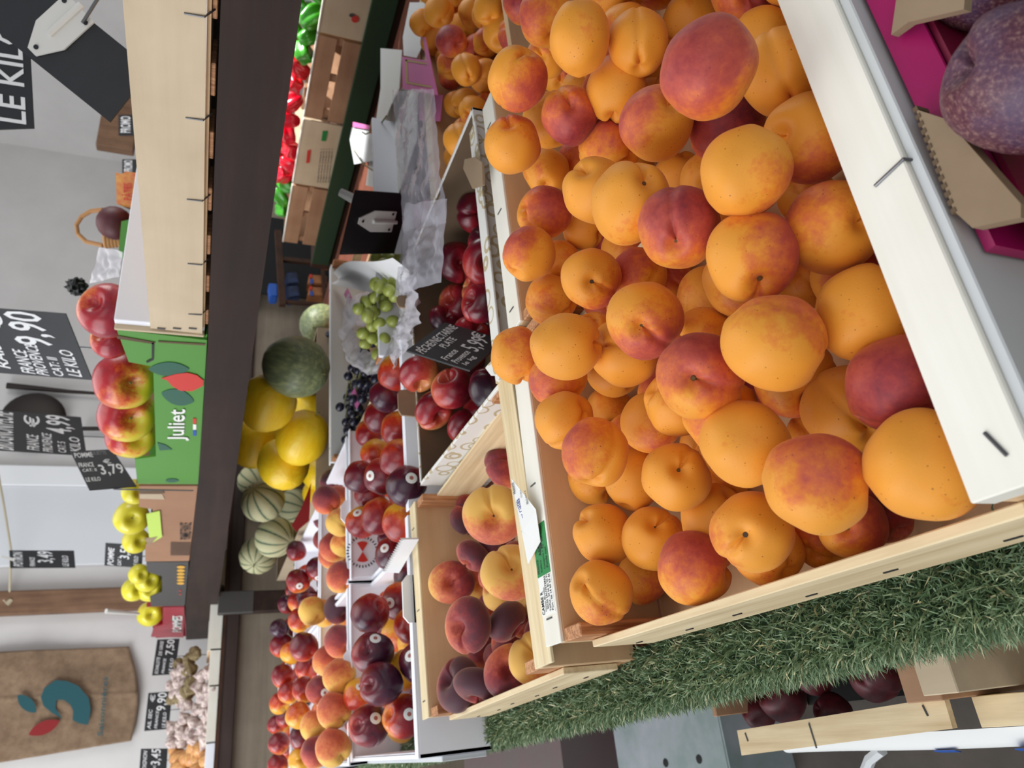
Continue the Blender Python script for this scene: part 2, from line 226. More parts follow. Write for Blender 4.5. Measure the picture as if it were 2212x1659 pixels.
[0.6242,1.9719,-0.3199,0.037,-0.694,-0.6122,-0.379,-0.3296,-1.0498,-0.1254,0.4,1,0,733,1078],
[0.5267,1.8578,-0.3035,0.0368,-0.6815,-0.6246,-0.3814,-0.3008,-1.058,-0.123,0.15,1,0,735,1128],
[0.7194,2.1027,-0.321,0.037,-0.7016,-0.6017,-0.3816,-0.3518,-1.044,-0.1353,1.05,1,0,718,1040],
[0.7871,2.253,-0.3862,0.0356,-0.7078,-0.6008,-0.3716,-0.357,-1.0395,-0.1185,1,1,0,747,1030,0.1586,-1.0547,0.078],
[0.7014,2.4291,-0.3436,0.037,-0.6793,-0.6202,-0.3923,-0.3063,-1.0596,-0.1436,1.1,1,0,700,1120,0.0073,-1.0384,0.1485],
[0.494,1.9512,-0.327,0.0345,-0.6701,-0.6363,-0.3822,-0.2737,-1.0645,-0.1179,0.25,1,0,742,1175],
[0.5021,2.0169,-0.3129,0.0417,-0.6659,-0.6364,-0.3892,-0.2703,-1.0672,-0.1294,0.6,1,0,722,1182],
[0.5895,2.2685,-0.3254,0.037,-0.6681,-0.6311,-0.3942,-0.2805,-1.0663,-0.1408,0.8,1,0,703,1165],
[0.3666,1.7599,-0.2901,0.037,-0.769,-0.6024,-0.2138,-0.2328,-1.0741,-0.1189,0.6,1,0,738,1247],
[0.4979,2.0948,-0.3199,0.0392,-0.6608,-0.6403,-0.3917,-0.2601,-1.0699,-0.1313,0.6,1,0,718,1200],
[0.4403,2.332,-0.3561,0.037,-0.6396,-0.658,-0.3974,-0.2149,-1.0794,-0.1299,0.8,1,0,718,1280],
[0.333,2.0029,-0.2553,0.0371,-0.6243,-0.6625,-0.414,-0.1941,-1.0864,-0.1535,0.1,1,0,675,1320],
[0.3464,2.1299,-0.3052,0.0371,-0.6259,-0.666,-0.4059,-0.1903,-1.0849,-0.1382,0.15,1,0,702,1325],
[0.3265,1.9538,-0.3123,0.0367,-0.6313,-0.6667,-0.3962,-0.1942,-1.0819,-0.1225,1.2,1,0,730,1316],
[0.3084,2.1019,-0.3584,0.0368,-0.6242,-0.6753,-0.393,-0.1746,-1.0832,-0.1119,0.25,1,0,748,1350],
[0.2255,1.7741,-0.2886,0.037,-0.6133,-0.6811,-0.4,-0.1559,-1.087,-0.1189,0.7,1,0,735,1385],
[0.199,1.9134,-0.2812,0.037,-0.5988,-0.6868,-0.412,0.593,-0.6485,0.0972,0.5,1,0,708,1428],
[0.1442,1.712,-0.2772,0.037,-0.5923,-0.6956,-0.4066,-0.1143,-1.0913,-0.119,0.3,1,0,734,1462],
[0.1473,2.0758,-0.2866,0.037,-0.5806,-0.6963,-0.4221,-0.1015,-1.0958,-0.1418,0.75,1,0,692,1490,-0.2765,-0.9424,-0.1643],
[0.1328,2.2017,-0.3739,0.037,-0.582,-0.7047,-0.4058,-0.0908,-1.0917,-0.1111,0.7,1,0,748,1505],
[0.0778,1.702,-0.2638,0.037,-0.5713,-0.7072,-0.4165,0.6444,-0.542,0.3784,0.4,1,0,722,1535,-0.7091,-0.2935,-0.5439],
[0.0632,2.0551,-0.2708,0.037,-0.5585,-0.7079,-0.4323,-0.0619,-1.0986,-0.1477,0.25,1,0,680,1568],
[0.0354,2.2488,-0.3811,0.037,-0.5589,-0.719,-0.4133,-0.0469,-1.0934,-0.1112,0.8,1,0,748,1590],
[0.0078,1.692,-0.2603,0.037,-0.5495,-0.7198,-0.4242,-0.036,-1.096,-0.1262,0.38,1,0,720,1615],
[0.0036,2.0198,-0.2689,0.037,-0.5435,-0.7169,-0.4366,-0.0332,-1.0989,-0.1463,0.7,1,0,682,1625],
[0.1544,2.2916,-0.3423,0.037,-0.5812,-0.6993,-0.4163,-0.0979,-1.0944,-0.1309,0.9,1,0,712,1495]],
 'nec3':[
[0.4702,2.2906,-0.2492,0.036,-0.638,-0.646,-0.419,-0.2313,-1.0817,-0.1723,0.8,1,0,644,1255,-0.5519,-0.7495,-0.0229],
[0.4975,2.2531,-0.3019,0.036,-0.6499,-0.644,-0.4036,-0.2452,-1.0758,-0.1485,1,1,0,687,1228,-0.7815,-0.3874,0.046],
[0.4897,2.7397,-0.2978,0.036,-0.6261,-0.6553,-0.4225,-0.2063,-1.0864,-0.1719,0.6,1,0,643,1300],
[0.5349,3.0324,-0.2898,0.036,-0.6224,-0.654,-0.4299,-0.2043,-1.0881,-0.1846,1.1,1,0,620,1305],
[0.3639,2.3398,-0.2621,0.036,-0.6162,-0.6638,-0.4239,-0.1841,-1.0897,-0.1682,0.6,1,0,648,1340],
[0.423,2.8732,-0.2494,0.0335,-0.6071,-0.6625,-0.4388,-0.1765,-1.0933,-0.1927,1.5,1,0,603,1357],
[0.2446,1.9874,-0.234,0.036,-0.602,-0.6757,-0.4254,-0.1527,-1.0934,-0.1622,0.9,1,0,657,1397],
[0.3027,2.59,-0.2659,0.036,-0.5959,-0.6753,-0.4346,-0.1469,-1.0957,-0.1768,0.35,1,0,630,1410],
[0.3669,2.9138,-0.2628,0.0422,-0.5977,-0.6702,-0.4401,-0.1558,-1.0958,-0.1891,0.8,1,0,608,1395],
[0.2444,2.4899,-0.3011,0.036,-0.5905,-0.6846,-0.4274,-0.1284,-1.0957,-0.1588,0.7,1,0,662,1442],
[0.1856,2.6005,-0.2626,0.0354,-0.573,-0.6897,-0.4428,-0.1022,-1.1,-0.178,0.65,1,0,625,1495],
[0.1692,2.3347,-0.2793,0.036,-0.5774,-0.6927,-0.4322,-0.1032,-1.098,-0.1598,0.65,1,0,659,1490],
[0.173,2.9189,-0.2626,0.036,-0.5645,-0.6914,-0.4509,-0.0903,-1.1018,-0.1888,0.5,1,0,604,1520],
[0.2373,2.6222,-0.2435,0.0373,-0.5809,-0.6821,-0.4442,-0.1212,-1.0993,-0.1862,0.8,1,0,611,1460],
[0.1015,2.2885,-0.2574,0.036,-0.5615,-0.7002,-0.4408,-0.0754,-1.1004,-0.1666,0.4,1,0,645,1545],
[0.1325,3.0717,-0.3008,0.036,-0.5579,-0.6979,-0.4492,-0.0743,-1.1019,-0.1809,0.9,1,0,618,1550],
[0.1186,3.2499,-0.2843,0.036,-0.5522,-0.6978,-0.4562,-0.0677,-1.1031,-0.1912,0.8,1,0,598,1565],
[0.0482,2.4049,-0.2806,0.0361,-0.5497,-0.7084,-0.4427,-0.0513,-1.1007,-0.1624,0.95,1,0,652,1592,-0.4967,-0.6972,-0.2174],
[0.0461,2.8504,-0.2586,0.036,-0.5422,-0.7044,-0.458,-0.0475,-1.1034,-0.1879,0.8,1,0,603,1605],
[-0.0093,2.4098,-0.2809,0.0358,-0.0065,-0.9997,0.0219,-0.0276,-1.1009,-0.1625,0.2,1,0,651,1640],
[0.0259,3.28,-0.3242,0.036,-0.5395,-0.7085,-0.4549,-0.0393,-1.1027,-0.1799,0.8,1,0,618,1620],
[-0.0204,3.0151,-0.2709,0.036,-0.5298,-0.7108,-0.4627,-0.0247,-1.1036,-0.1888,0.7,1,0,600,1652],
[0.6519,2.6633,-0.2813,0.036,-0.6544,-0.6316,-0.4158,-0.2679,-1.0739,-0.1762,1,1,0,640,1190]],
 'mel':[
[0.9195,2.0065,-0.1236,0.085,0.1274,-0.9818,-0.1407,-0.4473,-1.0153,-0.2224,0,1.22,1,578,870],
[0.8771,2.1591,-0.2387,0.0826,0.4112,-0.8629,-0.2939,-0.4058,-1.0293,-0.1764,0,1.2,1,653,946],
[0.9608,2.4309,-0.1138,0.0873,0.108,-0.9759,-0.1895,-0.3986,-1.0367,-0.2348,0,1.15,0,550,958],
[0.8513,2.323,-0.1992,0.0851,-0.7543,-0.6391,-0.1502,-0.3744,-1.0435,-0.198,0,1.2,0,612,1002],
[0.9289,2.6036,-0.3508,0.0712,-0.7553,-0.6455,-0.1134,-0.3648,-1.042,-0.1524,0,1.2,0,690,1018],
[0.8702,2.6943,-0.3638,0.0623,-0.5184,-0.7287,-0.4475,-0.3362,-1.0514,-0.1508,0,1.2,0,690,1068],
[1.2596,2.7933,-0.3413,0.0828,-0.7906,-0.6,-0.1219,-0.4399,-1.0136,-0.1676,0,1.2,0,672,885]],
 'gmel':[
[0.9719,1.8703,-0.1869,0.09,-0.4853,-0.6552,-0.5789,-0.4907,-0.9915,-0.1899,0,1.15,1,640,792],
[1.4908,2.5045,-0.3399,0.0843,-0.5789,-0.7056,0.4087,-0.5394,-0.9611,-0.1624,0,1.1,1,694,702]],
 'cha':[
[0.82,2.6193,-0.1597,0.075,0.4239,-0.7077,0.5652,-0.3297,-1.0603,-0.2202,0,1,0,568,1082],
[1.2012,3.5174,-0.1686,0.075,-0.6815,-0.589,-0.4343,-0.3542,-1.053,-0.233,0,1,0,548,1038],
[0.733,2.7795,-0.2185,0.075,-0.4329,-0.547,-0.7165,-0.2857,-1.0718,-0.2025,0,1,0,595,1160],
[0.7462,3.115,-0.181,0.075,-0.6908,-0.6815,0.2414,-0.264,-1.0785,-0.2219,0,1,1,558,1200],
[1.0144,3.3058,-0.3349,0.075,-0.3746,-0.6215,-0.6881,-0.3234,-1.0592,-0.1819,0,1,0,635,1092]],
}
FILL={
 'apr':[[0.4833,0.239,-0.3738,0.0269],
[0.5872,0.239,-0.3739,0.0274],
[0.648,0.2384,-0.3729,0.0263],
[0.702,0.2369,-0.3692,0.0274],
[0.2385,0.2793,-0.3706,0.0256],
[0.4594,0.2819,-0.3713,0.0257],
[0.4247,0.3338,-0.3699,0.0271],
[0.4818,0.3299,-0.3719,0.0264],
[0.3456,0.3778,-0.3736,0.0272],
[0.4034,0.3779,-0.3723,0.0253],
[0.5098,0.379,-0.3703,0.0259],
[0.5381,0.4256,-0.3737,0.0269],
[0.5886,0.4257,-0.3744,0.0263],
[0.4577,0.4736,-0.3708,0.0267],
[0.5143,0.473,-0.3719,0.0264],
[0.3729,0.5242,-0.3722,0.027],
[0.4293,0.516,-0.3731,0.0262],
[0.5349,0.5191,-0.3703,0.0276],
[0.2439,0.5696,-0.3733,0.027],
[0.4004,0.5654,-0.3689,0.0253],
[0.511,0.5694,-0.3736,0.0277],
[0.541,0.2373,-0.326,0.0277],
[0.5926,0.2399,-0.3241,0.0264],
[0.6503,0.2399,-0.323,0.0269],
[0.5645,0.2827,-0.3259,0.0252],
[0.6198,0.2842,-0.3229,0.0267],
[0.6735,0.2832,-0.3227,0.0261],
[0.2654,0.3315,-0.3296,0.0272],
[0.3201,0.3294,-0.3234,0.0261],
[0.5956,0.3329,-0.3228,0.0271],
[0.6488,0.329,-0.3233,0.0262],
[0.1827,0.3791,-0.325,0.0273],
[0.2419,0.3779,-0.3249,0.0258],
[0.4571,0.3769,-0.3256,0.0268],
[0.5687,0.3782,-0.3242,0.0268],
[0.6214,0.3758,-0.3218,0.0273],
[0.2134,0.4241,-0.3251,0.0264],
[0.5375,0.4268,-0.3229,0.0264],
[0.5913,0.4244,-0.3225,0.026],
[0.29,0.4737,-0.3236,0.0264],
[0.6775,0.4716,-0.323,0.0252],
[0.3235,0.5225,-0.3225,0.0265],
[0.7015,0.5223,-0.3252,0.0253]],
 'far':[[0.8588,0.6964,-0.3811,0.0253],
[1.1286,0.6973,-0.3768,0.0255],
[1.1856,0.6969,-0.3805,0.0256],
[1.2352,0.6971,-0.3767,0.0262],
[1.2923,0.7003,-0.3809,0.0276],
[0.8806,0.7445,-0.3786,0.0265],
[0.9397,0.7417,-0.3834,0.0254],
[1.0487,0.7447,-0.381,0.0269],
[1.1025,0.7442,-0.3837,0.026],
[1.2643,0.7461,-0.3786,0.0252],
[1.3232,0.7428,-0.3781,0.0273],
[0.8571,0.7892,-0.3779,0.0257],
[1.1267,0.7904,-0.3839,0.0261],
[1.2416,0.7945,-0.3799,0.0269],
[1.2918,0.7923,-0.3819,0.0274],
[1.3454,0.7896,-0.38,0.0271],
[1.3995,0.7904,-0.3797,0.0266],
[1.0449,0.8402,-0.3798,0.0256],
[1.0994,0.8391,-0.3813,0.026],
[1.3227,0.8385,-0.3784,0.0274],
[1.3768,0.8388,-0.3767,0.0269],
[0.964,0.8893,-0.3799,0.0277],
[1.3506,0.8895,-0.3832,0.0268],
[1.4028,0.8886,-0.3813,0.026],
[0.9367,0.9332,-0.3784,0.0263],
[0.9926,0.9328,-0.3802,0.026],
[1.2097,0.9359,-0.3791,0.0265],
[1.2666,0.9321,-0.3809,0.027],
[1.3204,0.9315,-0.3758,0.0262],
[0.8576,0.9824,-0.3829,0.0275],
[0.9725,0.9789,-0.3792,0.0274],
[1.0224,0.9811,-0.3857,0.027],
[1.1841,0.9783,-0.3805,0.0272],
[1.2399,0.9831,-0.3799,0.0253],
[1.4037,0.9814,-0.3802,0.0273]],
 'plum':[[0.4055,0.7176,-0.3755,0.03],
[0.4734,0.7226,-0.376,0.0302],
[0.539,0.7243,-0.3742,0.0315],
[0.6004,0.7218,-0.3738,0.0326],
[0.6662,0.7198,-0.3783,0.033],
[0.7294,0.7247,-0.3726,0.0317],
[0.4359,0.7796,-0.374,0.0321],
[0.5701,0.7787,-0.3769,0.0322],
[0.4674,0.834,-0.3744,0.0328],
[0.7015,0.8884,-0.3723,0.0328],
[0.6627,0.9463,-0.3771,0.0303]],
 'flat':[[0.1459,0.6982,-0.3788,0.0302],
[0.2653,0.6976,-0.376,0.0306],
[0.2958,0.753,-0.379,0.0293],
[0.202,0.9109,-0.378,0.0281],
[0.1121,0.9672,-0.378,0.028],
[0.177,0.9628,-0.3732,0.0286],
[0.0848,1.017,-0.3819,0.0297]],
 'nec1':[[0.1045,1.2133,-0.3793,0.0359],
[0.1775,1.212,-0.3812,0.0356],
[0.251,1.2169,-0.3782,0.0355],
[0.213,1.2784,-0.3815,0.0335],
[0.2472,1.3391,-0.3814,0.0346],
[0.1742,1.4598,-0.3791,0.0336],
[0.2849,1.5212,-0.3822,0.0336],
[0.033,1.5833,-0.3779,0.0336],
[0.071,1.6438,-0.3825,0.0353],
[0.2122,1.644,-0.3794,0.0336],
[0.282,1.6424,-0.3806,0.0341]],
 'nec2':[[0.5247,1.1858,-0.3785,0.0332],
[0.5972,1.1833,-0.3788,0.0355],
[0.417,1.2478,-0.3789,0.0333],
[0.4884,1.2437,-0.3785,0.0359],
[0.5599,1.244,-0.3821,0.0351],
[0.6316,1.2482,-0.3791,0.0353],
[0.4526,1.3082,-0.3823,0.0339],
[0.5268,1.3052,-0.3797,0.0347],
[0.5981,1.3087,-0.3817,0.0354],
[0.4178,1.369,-0.3776,0.0327],
[0.6354,1.3688,-0.3821,0.0353],
[0.3882,1.4281,-0.3785,0.0353],
[0.4586,1.4311,-0.3808,0.0331],
[0.489,1.4935,-0.3805,0.0354],
[0.5637,1.4928,-0.3852,0.0331],
[0.4573,1.5546,-0.38,0.0337],
[0.5251,1.5521,-0.3765,0.0345],
[0.5993,1.5517,-0.3805,0.0326],
[0.4204,1.6131,-0.3799,0.0358]],
 'pea':[[0.0367,1.7731,-0.3781,0.0345],
[0.1094,1.7799,-0.3762,0.0354],
[0.1836,1.774,-0.3811,0.0341],
[0.257,1.7749,-0.3789,0.0362],
[0.4754,1.7792,-0.3773,0.0354],
[0.5439,1.7745,-0.3818,0.0359],
[0.6198,1.779,-0.3812,0.0355],
[0.0695,1.8384,-0.3819,0.0364],
[0.1449,1.8392,-0.3808,0.0351],
[0.2155,1.8388,-0.3812,0.0348],
[0.2888,1.8395,-0.3824,0.0358],
[0.3639,1.8415,-0.3779,0.0335],
[0.4343,1.8354,-0.38,0.0366],
[0.579,1.8394,-0.3799,0.0366],
[0.0378,1.8988,-0.3804,0.0351],
[0.1833,1.9065,-0.3785,0.0357],
[0.2542,1.9022,-0.3768,0.0346],
[0.3297,1.9034,-0.3757,0.0357],
[0.398,1.9057,-0.3791,0.0346],
[0.4721,1.9035,-0.3822,0.0338],
[0.5436,1.9026,-0.3781,0.0346],
[0.6185,1.9009,-0.3835,0.0346],
[0.0723,1.9658,-0.3771,0.034],
[0.216,1.9658,-0.382,0.036],
[0.2941,1.9666,-0.3781,0.037],
[0.3642,1.9654,-0.3754,0.0358],
[0.4371,1.9646,-0.3807,0.037],
[0.581,1.9663,-0.3819,0.0361],
[0.6517,1.9636,-0.3855,0.037],
[0.0361,2.0313,-0.382,0.0343],
[0.1089,2.0284,-0.3758,0.0355],
[0.1842,2.0272,-0.3782,0.0348],
[0.2553,2.0292,-0.379,0.0367],
[0.4711,2.0252,-0.3818,0.0341],
[0.5445,2.0276,-0.3848,0.0348],
[0.6172,2.0258,-0.3813,0.0363],
[0.07,2.0902,-0.3809,0.0351],
[0.2199,2.091,-0.3824,0.0367],
[0.4355,2.0894,-0.3824,0.0354]],
 'nec3':[[0.0321,2.2373,-0.3813,0.0354],
[0.1067,2.2358,-0.3809,0.0343],
[0.1737,2.2321,-0.3782,0.0328],
[0.248,2.2357,-0.3808,0.0348],
[0.3159,2.2385,-0.3811,0.0341],
[0.3885,2.2322,-0.3761,0.0353],
[0.4577,2.2352,-0.3818,0.0339],
[0.528,2.2361,-0.3799,0.0359],
[0.6027,2.2354,-0.3822,0.0353],
[0.0709,2.3,-0.3817,0.0337],
[0.2812,2.2964,-0.3787,0.0357],
[0.4247,2.2961,-0.3797,0.034],
[0.493,2.2965,-0.3783,0.0326],
[0.6378,2.2976,-0.3783,0.0347],
[0.0361,2.3593,-0.3795,0.0335],
[0.3178,2.3556,-0.3761,0.0333],
[0.2843,2.4198,-0.3811,0.0354],
[0.4943,2.4143,-0.3794,0.0341],
[0.0331,2.4816,-0.3774,0.0344],
[0.2489,2.478,-0.3791,0.036],
[0.317,2.4795,-0.3817,0.0331],
[0.1393,2.5424,-0.3778,0.0339],
[0.2822,2.541,-0.3808,0.0335],
[0.4263,2.5436,-0.3786,0.0359],
[0.4955,2.5437,-0.3825,0.0337],
[0.0332,2.6047,-0.3798,0.0358],
[0.3178,2.6033,-0.3811,0.0332],
[0.5259,2.6012,-0.3761,0.0336],
[0.2814,2.6652,-0.3764,0.0359],
[0.4955,2.6641,-0.3813,0.033],
[0.0348,2.7202,-0.3831,0.0351],
[0.3192,2.7255,-0.3781,0.0352],
[0.3188,2.8468,-0.3802,0.0326],
[0.3857,2.8458,-0.377,0.0351],
[0.355,2.9133,-0.3819,0.0352],
[0.0353,2.9713,-0.3803,0.0339],
[0.3883,2.9699,-0.3802,0.0352],
[0.0356,3.0941,-0.3835,0.0345],
[0.1062,3.0918,-0.3803,0.035],
[0.1378,3.1545,-0.3804,0.034],
[0.1763,3.2155,-0.3784,0.0344],
[0.0318,2.2386,-0.3169,0.0342],
[0.1046,2.2367,-0.3177,0.0338],
[0.211,2.2957,-0.3189,0.0344],
[0.4594,2.6022,-0.319,0.0357],
[0.0692,2.6657,-0.3193,0.0332],
[0.2091,2.6643,-0.3184,0.033],
[0.4969,2.6656,-0.3182,0.0351],
[0.5704,2.6644,-0.3168,0.034],
[0.1739,2.7228,-0.3178,0.0357],
[0.2476,2.7288,-0.3157,0.0354],
[0.2828,2.9073,-0.3219,0.033],
[0.4241,2.9076,-0.3152,0.0337],
[0.3156,2.9648,-0.317,0.0335],
[0.5274,2.9661,-0.32,0.0344],
[0.602,2.9685,-0.3173,0.0348],
[0.073,3.0304,-0.317,0.0339],
[0.0324,3.0942,-0.3186,0.036],
[0.4655,3.0927,-0.3186,0.0349],
[0.6005,3.0948,-0.3198,0.0329],
[0.3179,3.2163,-0.3207,0.0341]],
}
SIGNS={
 'raisin':[[0.8304,1.5819,0.4011],[0.5793,-0.7572,0.3017],[-0.1738,-0.3253,-0.9295],0.1539,0.2612],
 'blanc':[[0.9845,2.4607,0.5298],[0.7877,0.5706,0.2323],[0.0358,0.2081,-0.9775],0.2324,0.2659],
 'pomme':[[0.7272,2.0522,0.277],[0.1763,0.2102,-0.9616],[-0.5817,-0.7591,-0.2924],0.1017,0.3252],
 'kilo':[[0.9757,1.0022,0.3601],[0.9289,-0.3471,0.1291],[0.0186,-0.2908,-0.9566],0.1616,0.12],
 'slate':[[0.8685,0.8013,0.2233],[0.628,-0.5753,-0.5241],[-0.6396,0.002,-0.7687],0.0878,0.2283],
 'peche':[[0.4854,0.8367,-0.2961],[0.6794,0.3426,-0.6488],[-0.4919,-0.478,-0.7277],0.1076,0.0971],
 'black':[[0.9535,1.1819,-0.2666],[0.5346,-0.8411,-0.0818],[0.4266,0.3881,-0.817],0.1339,0.1528],
 's_hang':[[1.0199,4.25,0.7773],[0.98,-0.0,0.1989],[-0.0217,-0.0,-0.9998],0.0902,0.281],
 's_apple':[[0.7895,3.2498,0.3188],[0.915,-0.4028,0.0251],[-0.1549,-0.3041,-0.94],0.0893,0.1464],
 's_b1':[[0.5168,4.25,0.1716],[0.9989,-0.0,-0.0479],[-0.0153,0.0,-0.9999],0.17,0.1035],
 's_b2':[[0.2686,4.25,0.1829],[0.9999,0.0,-0.0101],[-0.012,0.0,-0.9999],0.1697,0.1072],
 's_b3':[[0.0534,4.25,0.184],[0.9997,0.0,0.0256],[-0.0925,0.0,-0.9957],0.1005,0.1175],
}
# ------------------------------------------------------------------ rays through the photograph's pixels, met with real planes
def ray(px, py):
    return CR * (1659 - py - 829.5) + CD * (px - 1106) + CF * FPX
def hitz(px, py, z): r = ray(px, py); return r * (z / r.z)
def hitx(px, py, x): r = ray(px, py); return r * (x / r.x)
def hity(px, py, y): r = ray(px, py); return r * (y / r.y)
def dep(px, py, d): return ray(px, py) * (d / FPX)
def proj(p):
    c = (p.dot(CR), p.dot(CD), p.dot(CF)); return (c[1] / c[2] * FPX + 1106, 829.5 - c[0] / c[2] * FPX, c[2])

# ------------------------------------------------------------------ materials
def lin(c):
    r = []
    for v in c:
        v /= 255.0; r.append(v / 12.92 if v <= 0.04045 else ((v + 0.055) / 1.055) ** 2.4)
    return (*r, 1.0)
MATS = {}
def newmat(name):
    m = bpy.data.materials.new(name); m.use_nodes = True; MATS[name] = m
    nt = m.node_tree; b = nt.nodes['Principled BSDF']
    return m, nt, b
def N(nt, t, **kw):
    n = nt.nodes.new(t)
    for k, v in kw.items():
        if k.startswith('i_'): n.inputs[k[2:]].default_value = v
        else: setattr(n, k, v)
    return n
def ramp(nt, stops, fac):
    r = nt.nodes.new('ShaderNodeValToRGB'); e = r.color_ramp.elements
    while len(e) > 1: e.remove(e[-1])
    e[0].position = stops[0][0]; e[0].color = stops[0][1]
    for p, c in stops[1:]:
        x = e.new(p); x.color = c
    nt.links.new(fac, r.inputs[0]); return r
def math_(nt, op, a, b=None, c=None):
    n = nt.nodes.new('ShaderNodeMath'); n.operation = op
    for i, v in enumerate((a, b, c)):
        if v is None: continue
        if isinstance(v, (int, float)): n.inputs[i].default_value = v
        else: nt.links.new(v, n.inputs[i])
    return n.outputs[0]
def mix(nt, fac, a, b):
    n = nt.nodes.new('ShaderNodeMix'); n.data_type = 'RGBA'
    for i, v in ((0, fac), (6, a), (7, b)):
        if isinstance(v, (int, float, tuple)): n.inputs[i].default_value = v
        else: nt.links.new(v, n.inputs[i])
    return n.outputs[2]
def bump(nt, b, h, s, d=0.002):
    n = nt.nodes.new('ShaderNodeBump'); n.inputs['Strength'].default_value = s; n.inputs['Distance'].default_value = d
    nt.links.new(h, n.inputs['Height']); nt.links.new(n.outputs[0], b.inputs['Normal'])
def coords(nt, scale=(1, 1, 1), kind='Object'):
    tc = nt.nodes.new('ShaderNodeTexCoord'); mp = nt.nodes.new('ShaderNodeMapping'); mp.inputs['Scale'].default_value = scale
    nt.links.new(tc.outputs[kind], mp.inputs[0]); return mp.outputs[0]
def noise_(nt, vec, scale, detail=3, rough=0.5):
    n = nt.nodes.new('ShaderNodeTexNoise'); n.inputs['Scale'].default_value = scale; n.inputs['Detail'].default_value = detail
    n.inputs['Roughness'].default_value = rough; nt.links.new(vec, n.inputs['Vector']); return n.outputs['Fac']
def simple(name, c, rough=0.6, c2=None, scale=8, metal=0, bmp=0, bs=60, spec=0.5):
    m, nt, b = newmat(name); b.inputs['Base Color'].default_value = lin(c); b.inputs['Roughness'].default_value = rough
    b.inputs['Metallic'].default_value = metal; b.inputs['Specular IOR Level'].default_value = spec
    if c2:
        v = coords(nt); f = noise_(nt, v, scale, 5, 0.6)
        r = ramp(nt, [(0.35, lin(c)), (0.65, lin(c2))], f); nt.links.new(r.outputs[0], b.inputs['Base Color'])
    if bmp:
        v = coords(nt); bump(nt, b, noise_(nt, v, bs, 4), bmp)
    return m
def wood(name, c1, c2, axis='x', freq=60, rough=0.6, blot=0.3, contrast=(0.3, 0.7)):
    """grain runs along axis"""
    m, nt, b = newmat(name); b.inputs['Roughness'].default_value = rough; b.inputs['Specular IOR Level'].default_value = 0.3
    s = {'x': (freq * .05, freq, freq), 'y': (freq, freq * .05, freq), 'z': (freq, freq, freq * .05)}[axis]
    f = noise_(nt, coords(nt, s), 1.0, 6, 0.65); g = noise_(nt, coords(nt), 9, 3)
    x = math_(nt, 'ADD', math_(nt, 'MULTIPLY', f, 1 - blot), math_(nt, 'MULTIPLY', g, blot))
    r = ramp(nt, [(contrast[0], lin(c1)), (contrast[1], lin(c2))], x); nt.links.new(r.outputs[0], b.inputs['Base Color'])
    bump(nt, b, f, 0.25, 0.001)
    return m
def fruitmat(name, stops, rough, sheen=0.0, coat=0.0, speck=0.5, patch=0.55, sss=0.05, specc=(120, 60, 30)):
    m, nt, b = newmat(name)
    tc = nt.nodes.new('ShaderNodeTexCoord'); at = N(nt, 'ShaderNodeAttribute', attribute_type='OBJECT', attribute_name='blush')
    oi = nt.nodes.new('ShaderNodeObjectInfo')
    off = nt.nodes.new('ShaderNodeVectorMath'); off.operation = 'ADD'
    cmb = nt.nodes.new('ShaderNodeCombineXYZ'); nt.links.new(math_(nt, 'MULTIPLY', oi.outputs['Random'], 37.0), cmb.inputs[0]); nt.links.new(math_(nt, 'MULTIPLY', oi.outputs['Random'], 11.0), cmb.inputs[1])
    nt.links.new(tc.outputs['Object'], off.inputs[0]); nt.links.new(cmb.outputs[0], off.inputs[1]); v = off.outputs[0]
    sx = nt.nodes.new('ShaderNodeSeparateXYZ'); nt.links.new(tc.outputs['Object'], sx.inputs[0])
    n1 = noise_(nt, v, 1.6, 4, 0.6); n2 = noise_(nt, v, 7, 5, 0.65)
    t = math_(nt, 'MULTIPLY_ADD', at.outputs['Fac'], 2.0, -1.05)
    t = math_(nt, 'ADD', t, math_(nt, 'MULTIPLY', sx.outputs[0], 0.75))
    t = math_(nt, 'ADD', t, math_(nt, 'MULTIPLY', math_(nt, 'SUBTRACT', n1, 0.5), patch * 2))
    t = math_(nt, 'ADD', t, math_(nt, 'MULTIPLY', math_(nt, 'SUBTRACT', n2, 0.5), patch))
    t = math_(nt, 'MULTIPLY', t, 0.55)
    r = ramp(nt, [(p, lin(c)) for p, c in stops], t)
    col = r.outputs[0]
    vo = nt.nodes.new('ShaderNodeTexVoronoi'); vo.inputs['Scale'].default_value = 5.5; nt.links.new(v, vo.inputs['Vector'])
    thr = math_(nt, 'LESS_THAN', vo.outputs['Distance'], math_(nt, 'MULTIPLY', noise_(nt, v, 3, 2), 0.17))
    col = mix(nt, math_(nt, 'MULTIPLY', thr, speck), col, lin(specc))
    if speck > .3:
        vo2 = nt.nodes.new('ShaderNodeTexVoronoi'); vo2.inputs['Scale'].default_value = 11; nt.links.new(v, vo2.inputs['Vector'])
        t2 = math_(nt, 'LESS_THAN', vo2.outputs['Distance'], math_(nt, 'MULTIPLY', math_(nt, 'SUBTRACT', noise_(nt, v, 2.2, 2), 0.38), 0.5))
        col = mix(nt, math_(nt, 'MULTIPLY', t2, 0.35), col, lin(specc))
    nt.links.new(col, b.inputs['Base Color'])
    b.inputs['Roughness'].default_value = rough
    b.inputs['Sheen Weight'].default_value = sheen; b.inputs['Sheen Roughness'].default_value = 0.45; b.inputs['Sheen Tint'].default_value = lin((255, 215, 190))
    b.inputs['Coat Weight'].default_value = coat; b.inputs['Coat Roughness'].default_value = 0.2
    b.inputs['Subsurface Weight'].default_value = sss; b.inputs['Subsurface Radius'].default_value = (1.0, 0.35, 0.15); b.inputs['Subsurface Scale'].default_value = 0.006
    b.inputs['Specular IOR Level'].default_value = 0.35
    bump(nt, b, noise_(nt, v, 30, 4), 0.06, 0.02)
    return m
